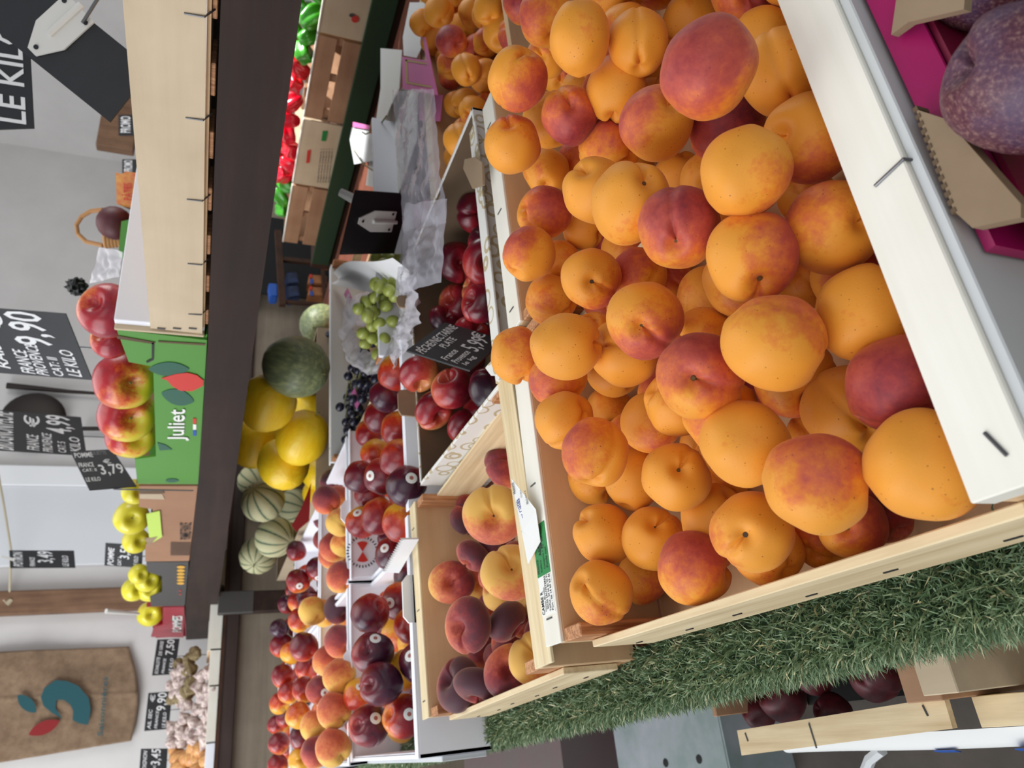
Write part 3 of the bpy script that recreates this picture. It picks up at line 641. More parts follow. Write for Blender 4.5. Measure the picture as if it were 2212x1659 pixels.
fruitmat('apricot_skin', [(0, (233, 154, 50)), (0.12, (226, 134, 42)), (0.27, (212, 106, 54)), (0.45, (188, 80, 64)), (0.75, (152, 52, 55)), (1, (96, 34, 50))], 0.5, 0.14, 0, 0.65, 0.75)
fruitmat('nectarine_skin', [(0, (235, 170, 50)), (0.1, (226, 128, 42)), (0.28, (196, 62, 34)), (0.5, (140, 30, 34)), (0.8, (96, 24, 40)), (1, (60, 24, 44))], 0.3, 0, 0.35, 0.15, 0.5, 0.04)
fruitmat('flat_nectarine_skin', [(0, (226, 150, 90)), (0.12, (205, 90, 66)), (0.4, (160, 36, 44)), (0.65, (110, 18, 34)), (1, (50, 22, 38))], 0.28, 0, 0.4, 0.2, 0.45, 0.04, (225, 150, 110))
fruitmat('peach_skin', [(0, (240, 190, 90)), (0.12, (234, 150, 78)), (0.32, (212, 100, 66)), (0.55, (170, 66, 62)), (0.8, (120, 48, 60)), (1, (78, 44, 58))], 0.62, 0.5, 0, 0.1, 0.5)
fruitmat('flat_peach_skin', [(0, (228, 178, 88)), (0.10, (228, 154, 80)), (0.26, (208, 106, 74)), (0.55, (150, 52, 54)), (0.8, (100, 36, 48)), (1, (74, 38, 50))], 0.62, 0.45, 0, 0.15, 0.6)
fruitmat('apple_skin', [(0, (218, 206, 52)), (0.07, (230, 190, 66)), (0.22, (220, 112, 50)), (0.42, (182, 36, 42)), (1, (120, 16, 40))], 0.28, 0, 0.4, 0.2, 0.7, 0.03, (240, 190, 130))
fruitmat('pepper_skin', [(0, (60, 150, 30)), (0.45, (90, 170, 30)), (0.55, (225, 20, 30)), (1, (215, 8, 40))], 0.2, 0, 0.6, 0, 0.02, 0.03)
def melonmat(name, stops, sc_, rough=0.35, stretch=0.25):
    m, nt, b = newmat(name)
    f = noise_(nt, coords(nt, (1, 1, stretch)), sc_, 6, 0.6); r = ramp(nt, [(p, lin(c)) for p, c in stops], f)
    nt.links.new(r.outputs[0], b.inputs['Base Color']); b.inputs['Roughness'].default_value = rough; bump(nt, b, f, 0.12, 0.03); return m
melonmat('yellow_melon_rind', [(0.3, (252, 200, 20)), (0.7, (255, 222, 50))], 6)
melonmat('green_melon_rind', [(0.3, (106, 120, 86)), (0.5, (130, 142, 102)), (0.72, (176, 180, 122))], 7, 0.4)
def stripemat():
    m, nt, b = newmat('charentais_rind')
    tc = nt.nodes.new('ShaderNodeTexCoord'); s = nt.nodes.new('ShaderNodeSeparateXYZ'); nt.links.new(tc.outputs['Object'], s.inputs[0])
    a = math_(nt, 'ARCTAN2', s.outputs[1], s.outputs[0]); c = math_(nt, 'COSINE', math_(nt, 'MULTIPLY', a, 10.0))
    f = noise_(nt, tc.outputs['Object'], 12, 5)
    c = math_(nt, 'ADD', c, math_(nt, 'MULTIPLY', math_(nt, 'SUBTRACT', f, 0.5), 0.25))
    r = ramp(nt, [(0.0, lin((192, 188, 146))), (0.86, lin((170, 172, 130))), (0.95, lin((72, 92, 66)))], c)
    nt.links.new(r.outputs[0], b.inputs['Base Color']); b.inputs['Roughness'].default_value = 0.55; bump(nt, b, noise_(nt, tc.outputs['Object'], 30, 4), 0.3, 0.02)
stripemat()
wood('pine_pale', (196, 168, 122), (238, 220, 180), 'x', 70, 0.6, 0.25, (0.25, 0.6))
wood('pine_pale_y', (190, 160, 116), (236, 216, 176), 'y', 70, 0.6, 0.25, (0.25, 0.6))
wood('plywood', (198, 160, 118), (224, 190, 148), 'x', 40, 0.6, 0.5)
wood('pine_endgrain', (150, 98, 62), (208, 152, 108), 'z', 260, 0.55, 0.1, (0.38, 0.62))
wood('white_board', (228, 222, 206), (246, 243, 232), 'x', 40, 0.5, 0.5)
wood('crate_beige', (192, 172, 142), (216, 198, 168), 'y', 30, 0.6, 0.5)
wood('crate_brown', (150, 112, 84), (188, 148, 114), 'y', 30, 0.65, 0.5)
wood('dark_beam', (30, 20, 16), (56, 39, 31), 'y', 30, 0.65, 0.3)
wood('dark_beam_x', (44, 34, 32), (72, 58, 52), 'x', 30, 0.65, 0.3)
wood('grey_oak', (120, 108, 94), (150, 138, 120), 'x', 36, 0.6, 0.4)
wood('old_post', (96, 68, 50), (150, 116, 90), 'z', 40, 0.75, 0.4)
wood('edge_brown', (96, 50, 34), (126, 70, 48), 'y', 30, 0.7, 0.4)
wood('stall_brown', (46, 28, 18), (78, 50, 34), 'y', 20, 0.7, 0.4)
simple('plaster', (214, 210, 206), 0.85, (206, 202, 198), 3)
simple('door_paint', (222, 224, 226), 0.6)
simple('concrete', (86, 78, 70), 0.85, (66, 60, 54), 6, bmp=0.3)
simple('white_card', (243, 244, 250), 0.55)
simple('white_card_grey', (196, 198, 200), 0.6, (206, 208, 206), 5)
simple('paper', (232, 232, 228), 0.7)
simple('brown_card', (140, 118, 92), 0.8, (152, 130, 104), 10, bmp=0.1, bs=200)
simple('brown_card_dark', (92, 74, 54), 0.85, (104, 84, 62), 8)
simple('kraft', (178, 160, 134), 0.8, (188, 170, 144), 8)
simple('kraft_brown', (150, 110, 82), 0.75, (158, 118, 88), 6)
simple('green_print', (80, 142, 52), 0.5)
simple('teal_print', (34, 92, 72), 0.5)
simple('red_print', (204, 52, 44), 0.5)
simple('white_print', (236, 236, 230), 0.6)
simple('blue_print', (30, 84, 170), 0.6)
simple('charcoal_card', (70, 68, 66), 0.6)
simple('yellow_print', (210, 160, 60), 0.6)
simple('crimson_card', (160, 44, 58), 0.45, (150, 36, 50), 10)
simple('pink_card', (212, 112, 170), 0.5)
simple('magenta_card', (166, 18, 92), 0.4)
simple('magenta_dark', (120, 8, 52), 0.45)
simple('gold_print', (186, 160, 96), 0.5)
simple('slate', (24, 24, 27), 0.55, (31, 31, 34), 12)
simple('slate_black', (10, 10, 12), 0.6)
simple('chalk', (222, 222, 222), 0.8)
simple('chalk_faint', (120, 120, 122), 0.8)
simple('ink', (22, 22, 26), 0.6)
simple('pen_blue', (70, 80, 150), 0.6)
simple('label_green', (20, 130, 62), 0.5)
simple('white_plastic', (206, 204, 198), 0.35)
simple('steel', (110, 110, 112), 0.35, metal=0.9)
simple('rivet', (60, 60, 62), 0.3, metal=0.8)
simple('stem_brown', (72, 52, 36), 0.8)
simple('stem_green', (112, 110, 60), 0.7)
simple('mark_black', (8, 8, 8), 0.5)
simple('burlap', (142, 118, 94), 0.95, (124, 100, 78), 30, bmp=0.8, bs=260)
simple('burlap_teal', (40, 84, 90), 0.95, bmp=0.6, bs=260)
simple('burlap_red', (136, 38, 40), 0.95, bmp=0.6, bs=260)
simple('rope', (196, 184, 156), 0.9)
simple('iron', (46, 38, 34), 0.5, metal=0.4)
simple('garlic_skin', (214, 200, 186), 0.6, (150, 118, 122), 2.2)
simple('garlic_brown', (142, 124, 88), 0.8, (108, 92, 62), 3)
simple('onion_skin', (206, 160, 96), 0.4, (180, 110, 60), 3)
simple('grape_black', (38, 40, 62), 0.35, (26, 24, 36), 2)
simple('grape_green', (150, 162, 70), 0.3, (170, 176, 92), 2)
simple('painted_grey', (170, 172, 178), 0.5, (134, 148, 144), 7)
simple('pink_paint', (118, 96, 96), 0.85, (108, 100, 96), 5)
simple('wicker', (176, 128, 80), 0.7)
simple('orange_pack', (226, 162, 84), 0.5, (206, 96, 60), 30)
simple('teal_pack', (30, 92, 96), 0.5)
simple('orange_box', (206, 112, 50), 0.5)
simple('bread_pack', (172, 112, 66), 0.4, (120, 70, 44), 12)
simple('blue_bag', (44, 66, 112), 0.4, (20, 24, 44), 20)
simple('black_cloth', (20, 20, 22), 0.9)
simple('red_paper', (150, 26, 30), 0.7)
simple('lime_tissue', (186, 214, 96), 0.7)
def plummat():
    m, nt, b = newmat('mangosteen'); tc = nt.nodes.new('ShaderNodeTexCoord'); v = tc.outputs['Object']
    f = noise_(nt, v, 16, 6, 0.7); r = ramp(nt, [(0.4, lin((74, 34, 50))), (0.52, lin((98, 54, 66))), (0.70, lin((150, 120, 106)))], f)
    g = ramp(nt, [(0.45, (0, 0, 0, 1)), (0.62, (1, 1, 1, 1))], noise_(nt, v, 1.1, 3))
    nt.links.new(mix(nt, math_(nt, 'MULTIPLY', g.outputs[0], 0.4), r.outputs[0], lin((80, 74, 108))), b.inputs['Base Color']); b.inputs['Roughness'].default_value = 0.5
plummat()
simple('dusky_plum', (70, 16, 24), 0.5, (96, 30, 36), 3)
simple('white_bright', (240, 240, 240), 0.7)
def grassmat():
    m, nt, b = newmat('grass_blades')
    g = nt.nodes.new('ShaderNodeNewGeometry'); r = ramp(nt, [(0, lin((88, 112, 76))), (0.5, lin((114, 140, 102))), (0.85, lin((150, 168, 128))), (1, lin((214, 206, 162)))], g.outputs['Random Per Island'])
    nt.links.new(r.outputs[0], b.inputs['Base Color']); b.inputs['Roughness'].default_value = 0.5
grassmat(); simple('grass_base', (38, 60, 34), 0.9)
def filmmat(name, tint, op):
    m, nt, b = newmat(name); out = nt.nodes['Material Output']
    tr = nt.nodes.new('ShaderNodeBsdfTransparent'); tr.inputs[0].default_value = (0.97, 0.97, 0.98, 1)
    b.inputs['Base Color'].default_value = lin(tint); b.inputs['Roughness'].default_value = 0.18; b.inputs['Specular IOR Level'].default_value = 0.9
    mx = nt.nodes.new('ShaderNodeMixShader')
    lw = nt.nodes.new('ShaderNodeLayerWeight'); lw.inputs[0].default_value = 0.35
    f = math_(nt, 'ADD', math_(nt, 'MULTIPLY', lw.outputs['Facing'], 0.5), op); f = math_(nt, 'MINIMUM', f, 1.0)
    nt.links.new(f, mx.inputs[0]); nt.links.new(tr.outputs[0], mx.inputs[1]); nt.links.new(b.outputs[0], mx.inputs[2]); nt.links.new(mx.outputs[0], out.inputs[0])
    return m
filmmat('clear_film', (235, 232, 242), 0.14); filmmat('milky_film', (240, 234, 240), 0.42)
def swirlmat():
    m, nt, b = newmat('swirl_card')
    v = coords(nt)
    def rings(s, o):
        mp = nt.nodes.new('ShaderNodeMapping'); mp.inputs['Location'].default_value = (o, o * 2, o * 3); nt.links.new(v, mp.inputs[0])
        vo = nt.nodes.new('ShaderNodeTexVoronoi'); vo.inputs['Scale'].default_value = s; nt.links.new(mp.outputs[0], vo.inputs['Vector'])
        d = math_(nt, 'ABSOLUTE', math_(nt, 'SUBTRACT', vo.outputs['Distance'], 0.33)); return math_(nt, 'LESS_THAN', d, 0.045)
    f = math_(nt, 'MAXIMUM', rings(34, 0.0), rings(26, 3.3))
    nt.links.new(mix(nt, math_(nt, 'MULTIPLY', f, 0.75), lin((228, 226, 220)), lin((176, 152, 92))), b.inputs['Base Color']); b.inputs['Roughness'].default_value = 0.55
swirlmat()

# ------------------------------------------------------------------ object helpers
def wloc(o):
    v = Vector((0, 0, 0))
    while o: v += Vector(o.location); o = o.parent
    return v
def obj(name, bm, mat, parent=None, smooth=False, loc=None):
    """links a bmesh given in world coordinates as one object; loc = its base"""
    me = bpy.data.meshes.new(name); bm.normal_update(); bm.to_mesh(me); bm.free()
    o = bpy.data.objects.new(name, me); COL.objects.link(o)
    if parent: o.parent = parent; me.transform(Matrix.Translation(-wloc(parent)))
    elif loc is not None: me.transform(Matrix.Translation(-Vector(loc))); o.location = loc
    else:
        vs_ = [v.co for v in me.vertices]
        c = Vector((sum(v.x for v in vs_) / len(vs_), sum(v.y for v in vs_) / len(vs_), min(v.z for v in vs_)))
        me.transform(Matrix.Translation(-c)); o.location = c
    for mm in (mat if isinstance(mat, (list, tuple)) else [mat]): me.materials.append(MATS[mm])
    if smooth:
        for p in me.polygons: p.use_smooth = True
    return o
def tag(o, label, cat, group=None, kind=None):
    o['label'] = label; o['category'] = cat
    if group: o['group'] = group
    if kind: o['kind'] = kind
    return o
def thing(name, label, cat, loc, group=None):
    o = bpy.data.objects.new(name, None); COL.objects.link(o); o.location = loc; o.empty_display_size = 0.02
    return tag(o, label, cat, group)
def struct(o):
    o['kind'] = 'structure'; return o
def B(): return bmesh.new()
def bx(bm, x0, x1, y0, y1, z0, z1, bev=0):
    t = bmesh.new(); bmesh.ops.create_cube(t, size=1.0)
    bmesh.ops.transform(t, matrix=Matrix.Translation(((x0 + x1) / 2, (y0 + y1) / 2, (z0 + z1) / 2)) @ Matrix.Diagonal((abs(x1 - x0), abs(y1 - y0), abs(z1 - z0), 1)), verts=t.verts)
    if bev: bmesh.ops.bevel(t, geom=t.edges[:], offset=bev, segments=1, affect='EDGES')
    me = bpy.data.meshes.new('t'); t.to_mesh(me); t.free(); bm.from_mesh(me); bpy.data.meshes.remove(me); return bm
def frame_box(bm, c, u, v, n, a, b_, t):
    """box centred at c, half sizes a,b_,t along u,v,n"""
    vs_ = [bm.verts.new(c + u * (a * i) + v * (b_ * j) + n * (t * k)) for i in (-1, 1) for j in (-1, 1) for k in (-1, 1)]
    for f in ((0, 1, 3, 2), (4, 6, 7, 5), (0, 4, 5, 1), (2, 3, 7, 6), (0, 2, 6, 4), (1, 5, 7, 3)): bm.faces.new([vs_[i] for i in f])
    return bm
def prism(bm, pts, off):
    """polygon pts (3d) extruded by vector off"""
    off = Vector(off); a = [bm.verts.new(Vector(p)) for p in pts]; b_ = [bm.verts.new(Vector(p) + off) for p in pts]
    bm.faces.new(a); bm.faces.new(b_[::-1]); n = len(a)
    for i in range(n): bm.faces.new((a[i], b_[i], b_[(i + 1) % n], a[(i + 1) % n]))
    bmesh.ops.recalc_face_normals(bm, faces=bm.faces[:]); return bm
def tube(bm, pts, r, seg=8, r1=None):
    pts = [Vector(p) for p in pts]; rings = []
    for i, p in enumerate(pts):
        d = (pts[min(i + 1, len(pts) - 1)] - pts[max(i - 1, 0)]).normalized()
        a = d.orthogonal().normalized() if i == 0 else (pa - d * pa.dot(d)).normalized()
        pa = a; c = d.cross(a); rr = r if r1 is None else r + (r1 - r) * i / (len(pts) - 1)
        rings.append([bm.verts.new(p + (a * math.cos(t) + c * math.sin(t)) * rr) for t in [2 * PI * k / seg for k in range(seg)]])
    for i in range(len(rings) - 1):
        for k in range(seg): bm.faces.new((rings[i][k], rings[i][(k + 1) % seg], rings[i + 1][(k + 1) % seg], rings[i + 1][k]))
    bm.faces.new(rings[0][::-1]); bm.faces.new(rings[-1]); return bm
def sheet(bm, f, nu, nv):
    g = [[bm.verts.new(Vector(f(i / nu, j / nv))) for j in range(nv + 1)] for i in range(nu + 1)]
    for i in range(nu):
        for j in range(nv): bm.faces.new((g[i][j], g[i + 1][j], g[i + 1][j + 1], g[i][j + 1]))
    return bm
def quad3(p, s, t):
    return (p[0] * (1 - s) + p[1] * s) * (1 - t) + (p[3] * (1 - s) + p[2] * s) * t
def text_mesh(s):
    cu = bpy.data.curves.new('txt', 'FONT'); cu.body = s; cu.size = 1; cu.resolution_u = 2; cu.offset = 0.012
    o = bpy.data.objects.new('txt', cu); COL.objects.link(o)
    dg = bpy.context.evaluated_depsgraph_get(); me = bpy.data.meshes.new_from_object(o.evaluated_get(dg))
    bpy.data.objects.remove(o); bpy.data.curves.remove(cu); return me
def letter(s, org, u, v, mat, parent, name='lettering', shear=0.0):
    """text s fitted so that its box spans org, org+u (reading direction), org+v (down)"""
    me = text_mesh(s)
    if not me.vertices: return None
    xs = [q.co.x for q in me.vertices]; ys = [q.co.y for q in me.vertices]
    x0, x1, y0, y1 = min(xs), max(xs), min(ys), max(ys); base = wloc(parent)
    for q in me.vertices:
        a = (q.co.x - x0) / max(x1 - x0, 1e-6); b_ = 1 - (q.co.y - y0) / max(y1 - y0, 1e-6)
        q.co = org + u * (a + shear * (0.5 - b_)) + v * b_ - base
    me.materials.clear(); me.materials.append(MATS[mat])
    o = bpy.data.objects.new(name, me); COL.objects.link(o); o.parent = parent; return o
def sign(key, name, label, texts, cat='price sign', mat='slate', holes=True, n_toward=True, group=None, rod=None):
    c, u, v, wd, h = SIGNS[key]; c, u, v = Vector(c), Vector(u), Vector(v)
    n = v.cross(u).normalized()
    if n.dot(c) > 0: n = -n
    t = thing(name, label, cat, c, group)
    b = B(); frame_box(b, c, u, v, n, wd / 2, h / 2, 0.0012); bmesh.ops.recalc_face_normals(b, faces=b.faces[:])
    obj('board', b, mat, t)
    f = c + n * 0.0018
    for tx in texts:
        s, u0, v0, u1, v1 = tx[:5]; m_ = tx[5] if len(tx) > 5 else 'chalk'
        letter(s, f + u * ((u0 - .5) * wd) + v * ((v0 - .5) * h), u * ((u1 - u0) * wd), v * ((v1 - v0) * h), m_, t, shear=(tx[6] if len(tx) > 6 else 0.05))
    if rod is not None:
        q = c + v * (h / 2) - n * .002; b = B(); tube(b, [q, Vector((q.x, q.y + .004, rod))], .0018, 6); obj('rod', b, 'steel', t)
    return t, f, u, v, n, wd, h

# ------------------------------------------------------------------ fruit meshes (unit radius, stem at +Z, blush side +X)
def shape(kind, th, ph, sd):
    dphi = lambda a: (ph - a + PI) % (2 * PI) - PI
    g = math.exp(-(dphi(sd) / 0.12) ** 2)
    lump = noise.noise(Vector((math.sin(th) * math.cos(ph), math.sin(th) * math.sin(ph), math.cos(th))) * 1.3 + Vector((sd * 5, 2, 1)))
    st, ct = math.sin(th), math.cos(th)
    if kind in ('apricot', 'peach', 'nectarine'):
        k = {'apricot': 1.0, 'peach': 0.8, 'nectarine': 0.5}[kind]
        r = 1 + 0.075 * lump - 0.065 * k * g * st ** 0.5
        r -= 0.28 * math.exp(-(th / 0.25) ** 2) + 0.16 * k * math.exp(-(dphi(sd) / 0.3) ** 2) * math.exp(-((th - 0.35) / 0.3) ** 2)
        e = PI - th; r += 0.035 * math.exp(-(e / 0.16) ** 2) - 0.06 * k * g * math.exp(-((e - 0.2) / 0.2) ** 2)
        return (r * st * math.cos(ph), r * st * math.sin(ph) * 0.97, r * ct)
    if kind == 'flat':
        rho = st ** 0.8 * (1 + 0.05 * math.cos(2 * ph + sd) + 0.04 * lump) * (1 - 0.10 * g)
        z = 0.66 * ct * (1 - 0.08 * g) - math.copysign(0.46 * math.exp(-(rho / 0.26) ** 2), ct) * (1 if ct > 0 else 0.75)
        z -= (0.12 * g * math.exp(-((rho - .5) / .35) ** 2)) * (1 if ct > 0 else -1)
        return (rho * math.cos(ph), rho * math.sin(ph), z)
    if kind == 'apple':
        rho = st * (1 + 0.03 * lump) * (1 - 0.10 * (th / PI) ** 2) * (1 + 0.02 * math.cos(5 * ph) * th / PI)
        return (rho * math.cos(ph), rho * math.sin(ph), 0.92 * ct - 0.42 * math.exp(-(th / 0.32) ** 2) + 0.24 * math.exp(-((PI - th) / 0.3) ** 2))
    if kind == 'melon':
        r = 1 + 0.03 * lump + 0.006 * math.cos(22 * ph) + 0.05 * math.exp(-(th / .2) ** 2)
        return (r * st * math.cos(ph), r * st * math.sin(ph), r * ct)
    if kind == 'charentais':
        r = 1 + 0.02 * lump - 0.035 * abs(math.cos(5 * ph)) ** 10 - 0.05 * math.exp(-(th / .2) ** 2)
        return (r * st * math.cos(ph), r * st * math.sin(ph), r * ct * 0.95)
    if kind == 'pepper':
        r = st ** 0.6 * (0.78 + 0.14 * math.cos(4 * ph)) * (1 - 0.3 * (th / PI) ** 2) * (1 + .1 * lump)
        return (r * math.cos(ph), r * math.sin(ph), 1.0 * ct - 0.3 * math.exp(-(th / 0.4) ** 2))
    if kind == 'garlic':
        r = st * (1 + 0.07 * math.cos(7 * ph)); z = 0.75 * ct
        if th < 0.9: q = 1 - th / 0.9; z += 0.75 * q ** 1.5; r = r * (1 - 0.35 * q) + 0.0
        return (r * math.cos(ph), r * math.sin(ph), z)
    return (st * math.cos(ph), st * math.sin(ph), ct)
def fmesh(name, kind, mat, sd, nt_=26, np_=36):
    bm = B(); rings = []
    top = bm.verts.new(shape(kind, 0.0, 0.0, sd))
    for i in range(1, nt_):
        th = PI * i / nt_; rings.append([bm.verts.new(shape(kind, th, 2 * PI * j / np_, sd)) for j in range(np_)])
    bot = bm.verts.new(shape(kind, PI, 0.0, sd))
    for j in range(np_):
        bm.faces.new((top, rings[0][j], rings[0][(j + 1) % np_])); bm.faces.new((bot, rings[-1][(j + 1) % np_], rings[-1][j]))
        for i in range(nt_ - 2): bm.faces.new((rings[i][j], rings[i + 1][j], rings[i + 1][(j + 1) % np_], rings[i][(j + 1) % np_]))
    me = bpy.data.meshes.new(name); bm.to_mesh(me); bm.free()
    for p in me.polygons: p.use_smooth = True
    me.materials.append(MATS[mat]); return me
KM = {'apricot': ('apricot', 'apricot_skin'), 'nectarine': ('nectarine', 'nectarine_skin'), 'peach': ('peach', 'peach_skin'), 'flat_nectarine': ('flat', 'flat_nectarine_skin'),
      'flat_peach': ('flat', 'flat_peach_skin'), 'yellow_melon': ('melon', 'yellow_melon_rind'), 'green_melon': ('melon', 'green_melon_rind'), 'charentais_melon': ('charentais', 'charentais_rind'),
      'apple': ('apple', 'apple_skin'), 'bell_pepper': ('pepper', 'pepper_skin'), 'garlic_bulb': ('garlic', 'garlic_skin'), 'onion': ('sphere', 'onion_skin'), 'brown_garlic': ('garlic', 'garlic_brown')}
MESH = {}
for k, (sh, mt) in KM.items():
    big = k in ('apricot', 'flat_peach', 'flat_nectarine')
    MESH[k] = [fmesh(k, sh, mt, s, 44 if big else 26, 64 if big else 36) for s in (0.4, 1.9, 3.3, 4.6)]
def stem_meshes():
    d = {}
    bm = B(); bmesh.ops.create_cone(bm, cap_ends=True, segments=10, radius1=0.075, radius2=0.045, depth=0.06); me = bpy.data.meshes.new('stem_scar'); bm.to_mesh(me); bm.free(); me.materials.append(MATS['scar']); d[1] = me
    bm = B(); bmesh.ops.create_cone(bm, cap_ends=True, segments=10, radius1=0.085, radius2=0.06, depth=0.12)
    for v_ in bm.verts: v_.co += Vector((random.Random(1).random(),) * 3) * .01
    me = bpy.data.meshes.new('stem_stub'); bm.to_mesh(me); bm.free(); me.materials.append(MATS['stem_brown']); d[2] = me
    bm = B(); tube(bm, [(0, 0, -.1), (0, 0, .05), (.04, 0, .16), (.1, .02, .25)], .035, 6); me = bpy.data.meshes.new('stalk'); bm.to_mesh(me); bm.free(); me.materials.append(MATS['stem_green']); d[3] = me
    # sticker: spherical cap
    bm = B(); sheet_r = []
    c0 = bm.verts.new((0, 0, 1.02))
    for rr in (0.1, 0.2, 0.27):
        sheet_r.append([bm.verts.new((rr * math.cos(a), rr * math.sin(a), 1.02 * math.sqrt(1 - rr * rr / 1.04))) for a in [2 * PI * k / 20 for k in range(20)]])
    fs = []
    for k in range(20):
        f = bm.faces.new((c0, sheet_r[0][k], sheet_r[0][(k + 1) % 20])); f.material_index = 1
        for q in (0, 1): bm.faces.new((sheet_r[q][k], sheet_r[q + 1][k], sheet_r[q + 1][(k + 1) % 20], sheet_r[q][(k + 1) % 20]))
    me = bpy.data.meshes.new('sticker'); bm.to_mesh(me); bm.free(); me.materials.append(MATS['white_print']); me.materials.append(MATS['sticker_core']); d[4] = me
    return d
simple('sticker_core', (170, 100, 90), 0.6)
simple('scar', (98, 70, 34), 0.8)
SM = stem_meshes()
def put_fruit(kind, p, r, s, b_, amt, e, label, cat, group, stem=0, stick=None, rnd=None):
    rnd = rnd or random.Random(int(abs(p[0]) * 9999 + abs(p[1]) * 777))
    me = rnd.choice(MESH[kind]); o = bpy.data.objects.new(kind, me); COL.objects.link(o)
    s = Vector(s).normalized(); b_ = Vector(b_); x = b_ - s * b_.dot(s)
    if x.length < 1e-3: x = s.orthogonal()
    x.normalize(); y = s.cross(x)
    rz = e
    if kind.startswith('flat'): sx = r * 1.02; sz = r * e / 0.74
    else: g = e ** (-0.33); sx = r * g * 1.0; sz = r * g * e
    M = Matrix((x, y, s)).transposed()
    o.matrix_world = Matrix.Translation(p) @ M.to_4x4() @ Matrix.Diagonal((sx, sx, sz, 1))
    if kind in ('flat_peach', 'peach'): amt += .13
    o['blush'] = float(amt); tag(o, label, cat, group)
    if stem:
        z0 = {'flat': 0.2}.get(kind[:4], 0.735)
        if kind == 'apple': z0 = 0.52
        if 'melon' in kind: z0 = 1.0
        k = stem if 'melon' not in kind and kind != 'apple' else 3
        c = bpy.data.objects.new('stem', SM[k]); COL.objects.link(c); c.parent = o; c.location = (0, 0, z0)
    if stick is not None:
        c = bpy.data.objects.new('sticker', SM[4]); COL.objects.link(c); c.parent = o
        d = M.inverted() @ Vector(stick).normalized(); c.rotation_mode = 'QUATERNION'; c.rotation_quaternion = d.to_track_quat('Z', 'Y')
    return o
PCT = lambda px, py: f"{round(px / 22.12)}% across, {round(py / 16.59)}% down"
def describe(kind, amt, r, stem, stick):
    if kind == 'apricot': c = 'plain orange apricot' if amt < .25 else 'orange apricot with a slight blush' if amt < .5 else 'half-red orange apricot' if amt < .75 else 'rosy red apricot'
    elif kind == 'flat_peach': c = 'yellow flat peach' if amt < .35 else 'red and yellow flat peach' if amt < .8 else 'dark red flat peach'
    elif kind == 'flat_nectarine': c = 'light red flat nectarine' if amt < .8 else 'shiny dark red flat nectarine' if amt < 1.1 else 'purple-black flat nectarine'
    elif kind == 'nectarine': c = 'orange-yellow nectarine' if amt < .5 else 'orange-red nectarine' if amt < .8 else 'dark red nectarine' if amt < 1.15 else 'purple-black nectarine'
    elif kind == 'peach': c = 'yellow-orange peach' if amt < .35 else 'orange-pink peach' if amt < .75 else 'dusky dark peach'
    elif kind == 'yellow_melon': c = 'yellow melon'
    elif kind == 'green_melon': c = 'dark green melon'
    else: c = 'green-striped pale melon'
    if stick: c += ' with sticker'
    elif stem == 2: c += ' with woody stem'
    return c
WHERE = {'apr': ('in front crates', 'apricots in the front crates'), 'far': ('in the further apricot crate', 'apricots in the further crate'), 'plum': ('in gold-swirl box', 'flat nectarines in the gold-swirl box'),
         'flat': ('in wooden crate', 'flat peaches in the wooden crate'), 'nec1': ('in nearest white box', 'nectarines in the nearest white box'), 'nec2': ('in white box beside it', 'nectarines in the middle white box'),
         'pea': ('in white boxes', 'peaches in the white boxes'), 'nec3': ('at far end', 'nectarines at the far end of the stall'), 'mel': ('on the pile', 'yellow melons'), 'gmel': ('behind the yellow ones', 'green melons'), 'cha': ('in carton', 'striped melons in the carton')}
CAT = {'apricot': 'apricot', 'flat_peach': 'peach', 'flat_nectarine': 'nectarine', 'nectarine': 'nectarine', 'peach': 'peach', 'yellow_melon': 'melon', 'green_melon': 'melon', 'charentais_melon': 'melon'}
GK = {'apr': 'apricot', 'far': 'apricot', 'plum': 'flat_nectarine', 'flat': 'flat_peach', 'nec1': 'nectarine', 'nec2': 'nectarine', 'pea': 'peach', 'nec3': 'nectarine', 'mel': 'yellow_melon', 'gmel': 'green_melon', 'cha': 'charentais_melon'}
WHERE['nec2'] = ('in middle white box', WHERE['nec2'][1])
seen = set()
for k, rows in FRUIT.items():
    kind = GK[k]
    for row in rows:
        p = Vector(row[0:3]); r = row[3]; s = row[4:7]; b_ = row[7:10]; amt, e, stem, ix, iy = row[10:15]
        st = row[15:18] if len(row) > 15 else None
        ix = min(max(ix, 0), 2211); iy = min(max(iy, 0), 1658)
        lab = f"{describe(kind, amt, r, stem, st)} {WHERE[k][0]}, {PCT(ix, iy)}"
        while lab in seen: iy += 17; lab = f"{describe(kind, amt, r, stem, st)} {WHERE[k][0]}, {PCT(ix, iy)}"
        seen.add(lab)
        put_fruit(kind, p, r, s, b_, amt, e, lab, CAT[kind], WHERE[k][1], int(stem), st)
rnd = random.Random(5)
def inside(p):
    q = proj(p); return q
for k, rows in FILL.items():
    kind = GK[k]
    for row in rows:
        p = Vector(row[:3]); s = Vector((rnd.uniform(-1, 1), rnd.uniform(-1, 1), rnd.uniform(-.2, 1))); b_ = Vector((rnd.uniform(-1, 1), rnd.uniform(-1, 0), rnd.uniform(0, 1)))
        q = proj(p)
        if kind.startswith('flat'): s = Vector((rnd.uniform(-.4, .4), rnd.uniform(-.4, .4), 1))
        put_fruit(kind, p, row[3] * .97, s, b_, rnd.uniform(.1, .7) if kind == 'apricot' else rnd.uniform(.5, 1.1), 1.0 if not kind.startswith('flat') else .75,
                  f"{kind.replace('_', ' ')} half hidden under the others {WHERE[k][0]}", CAT[kind], WHERE[k][1] + ', lower layer', 0, None, rnd)

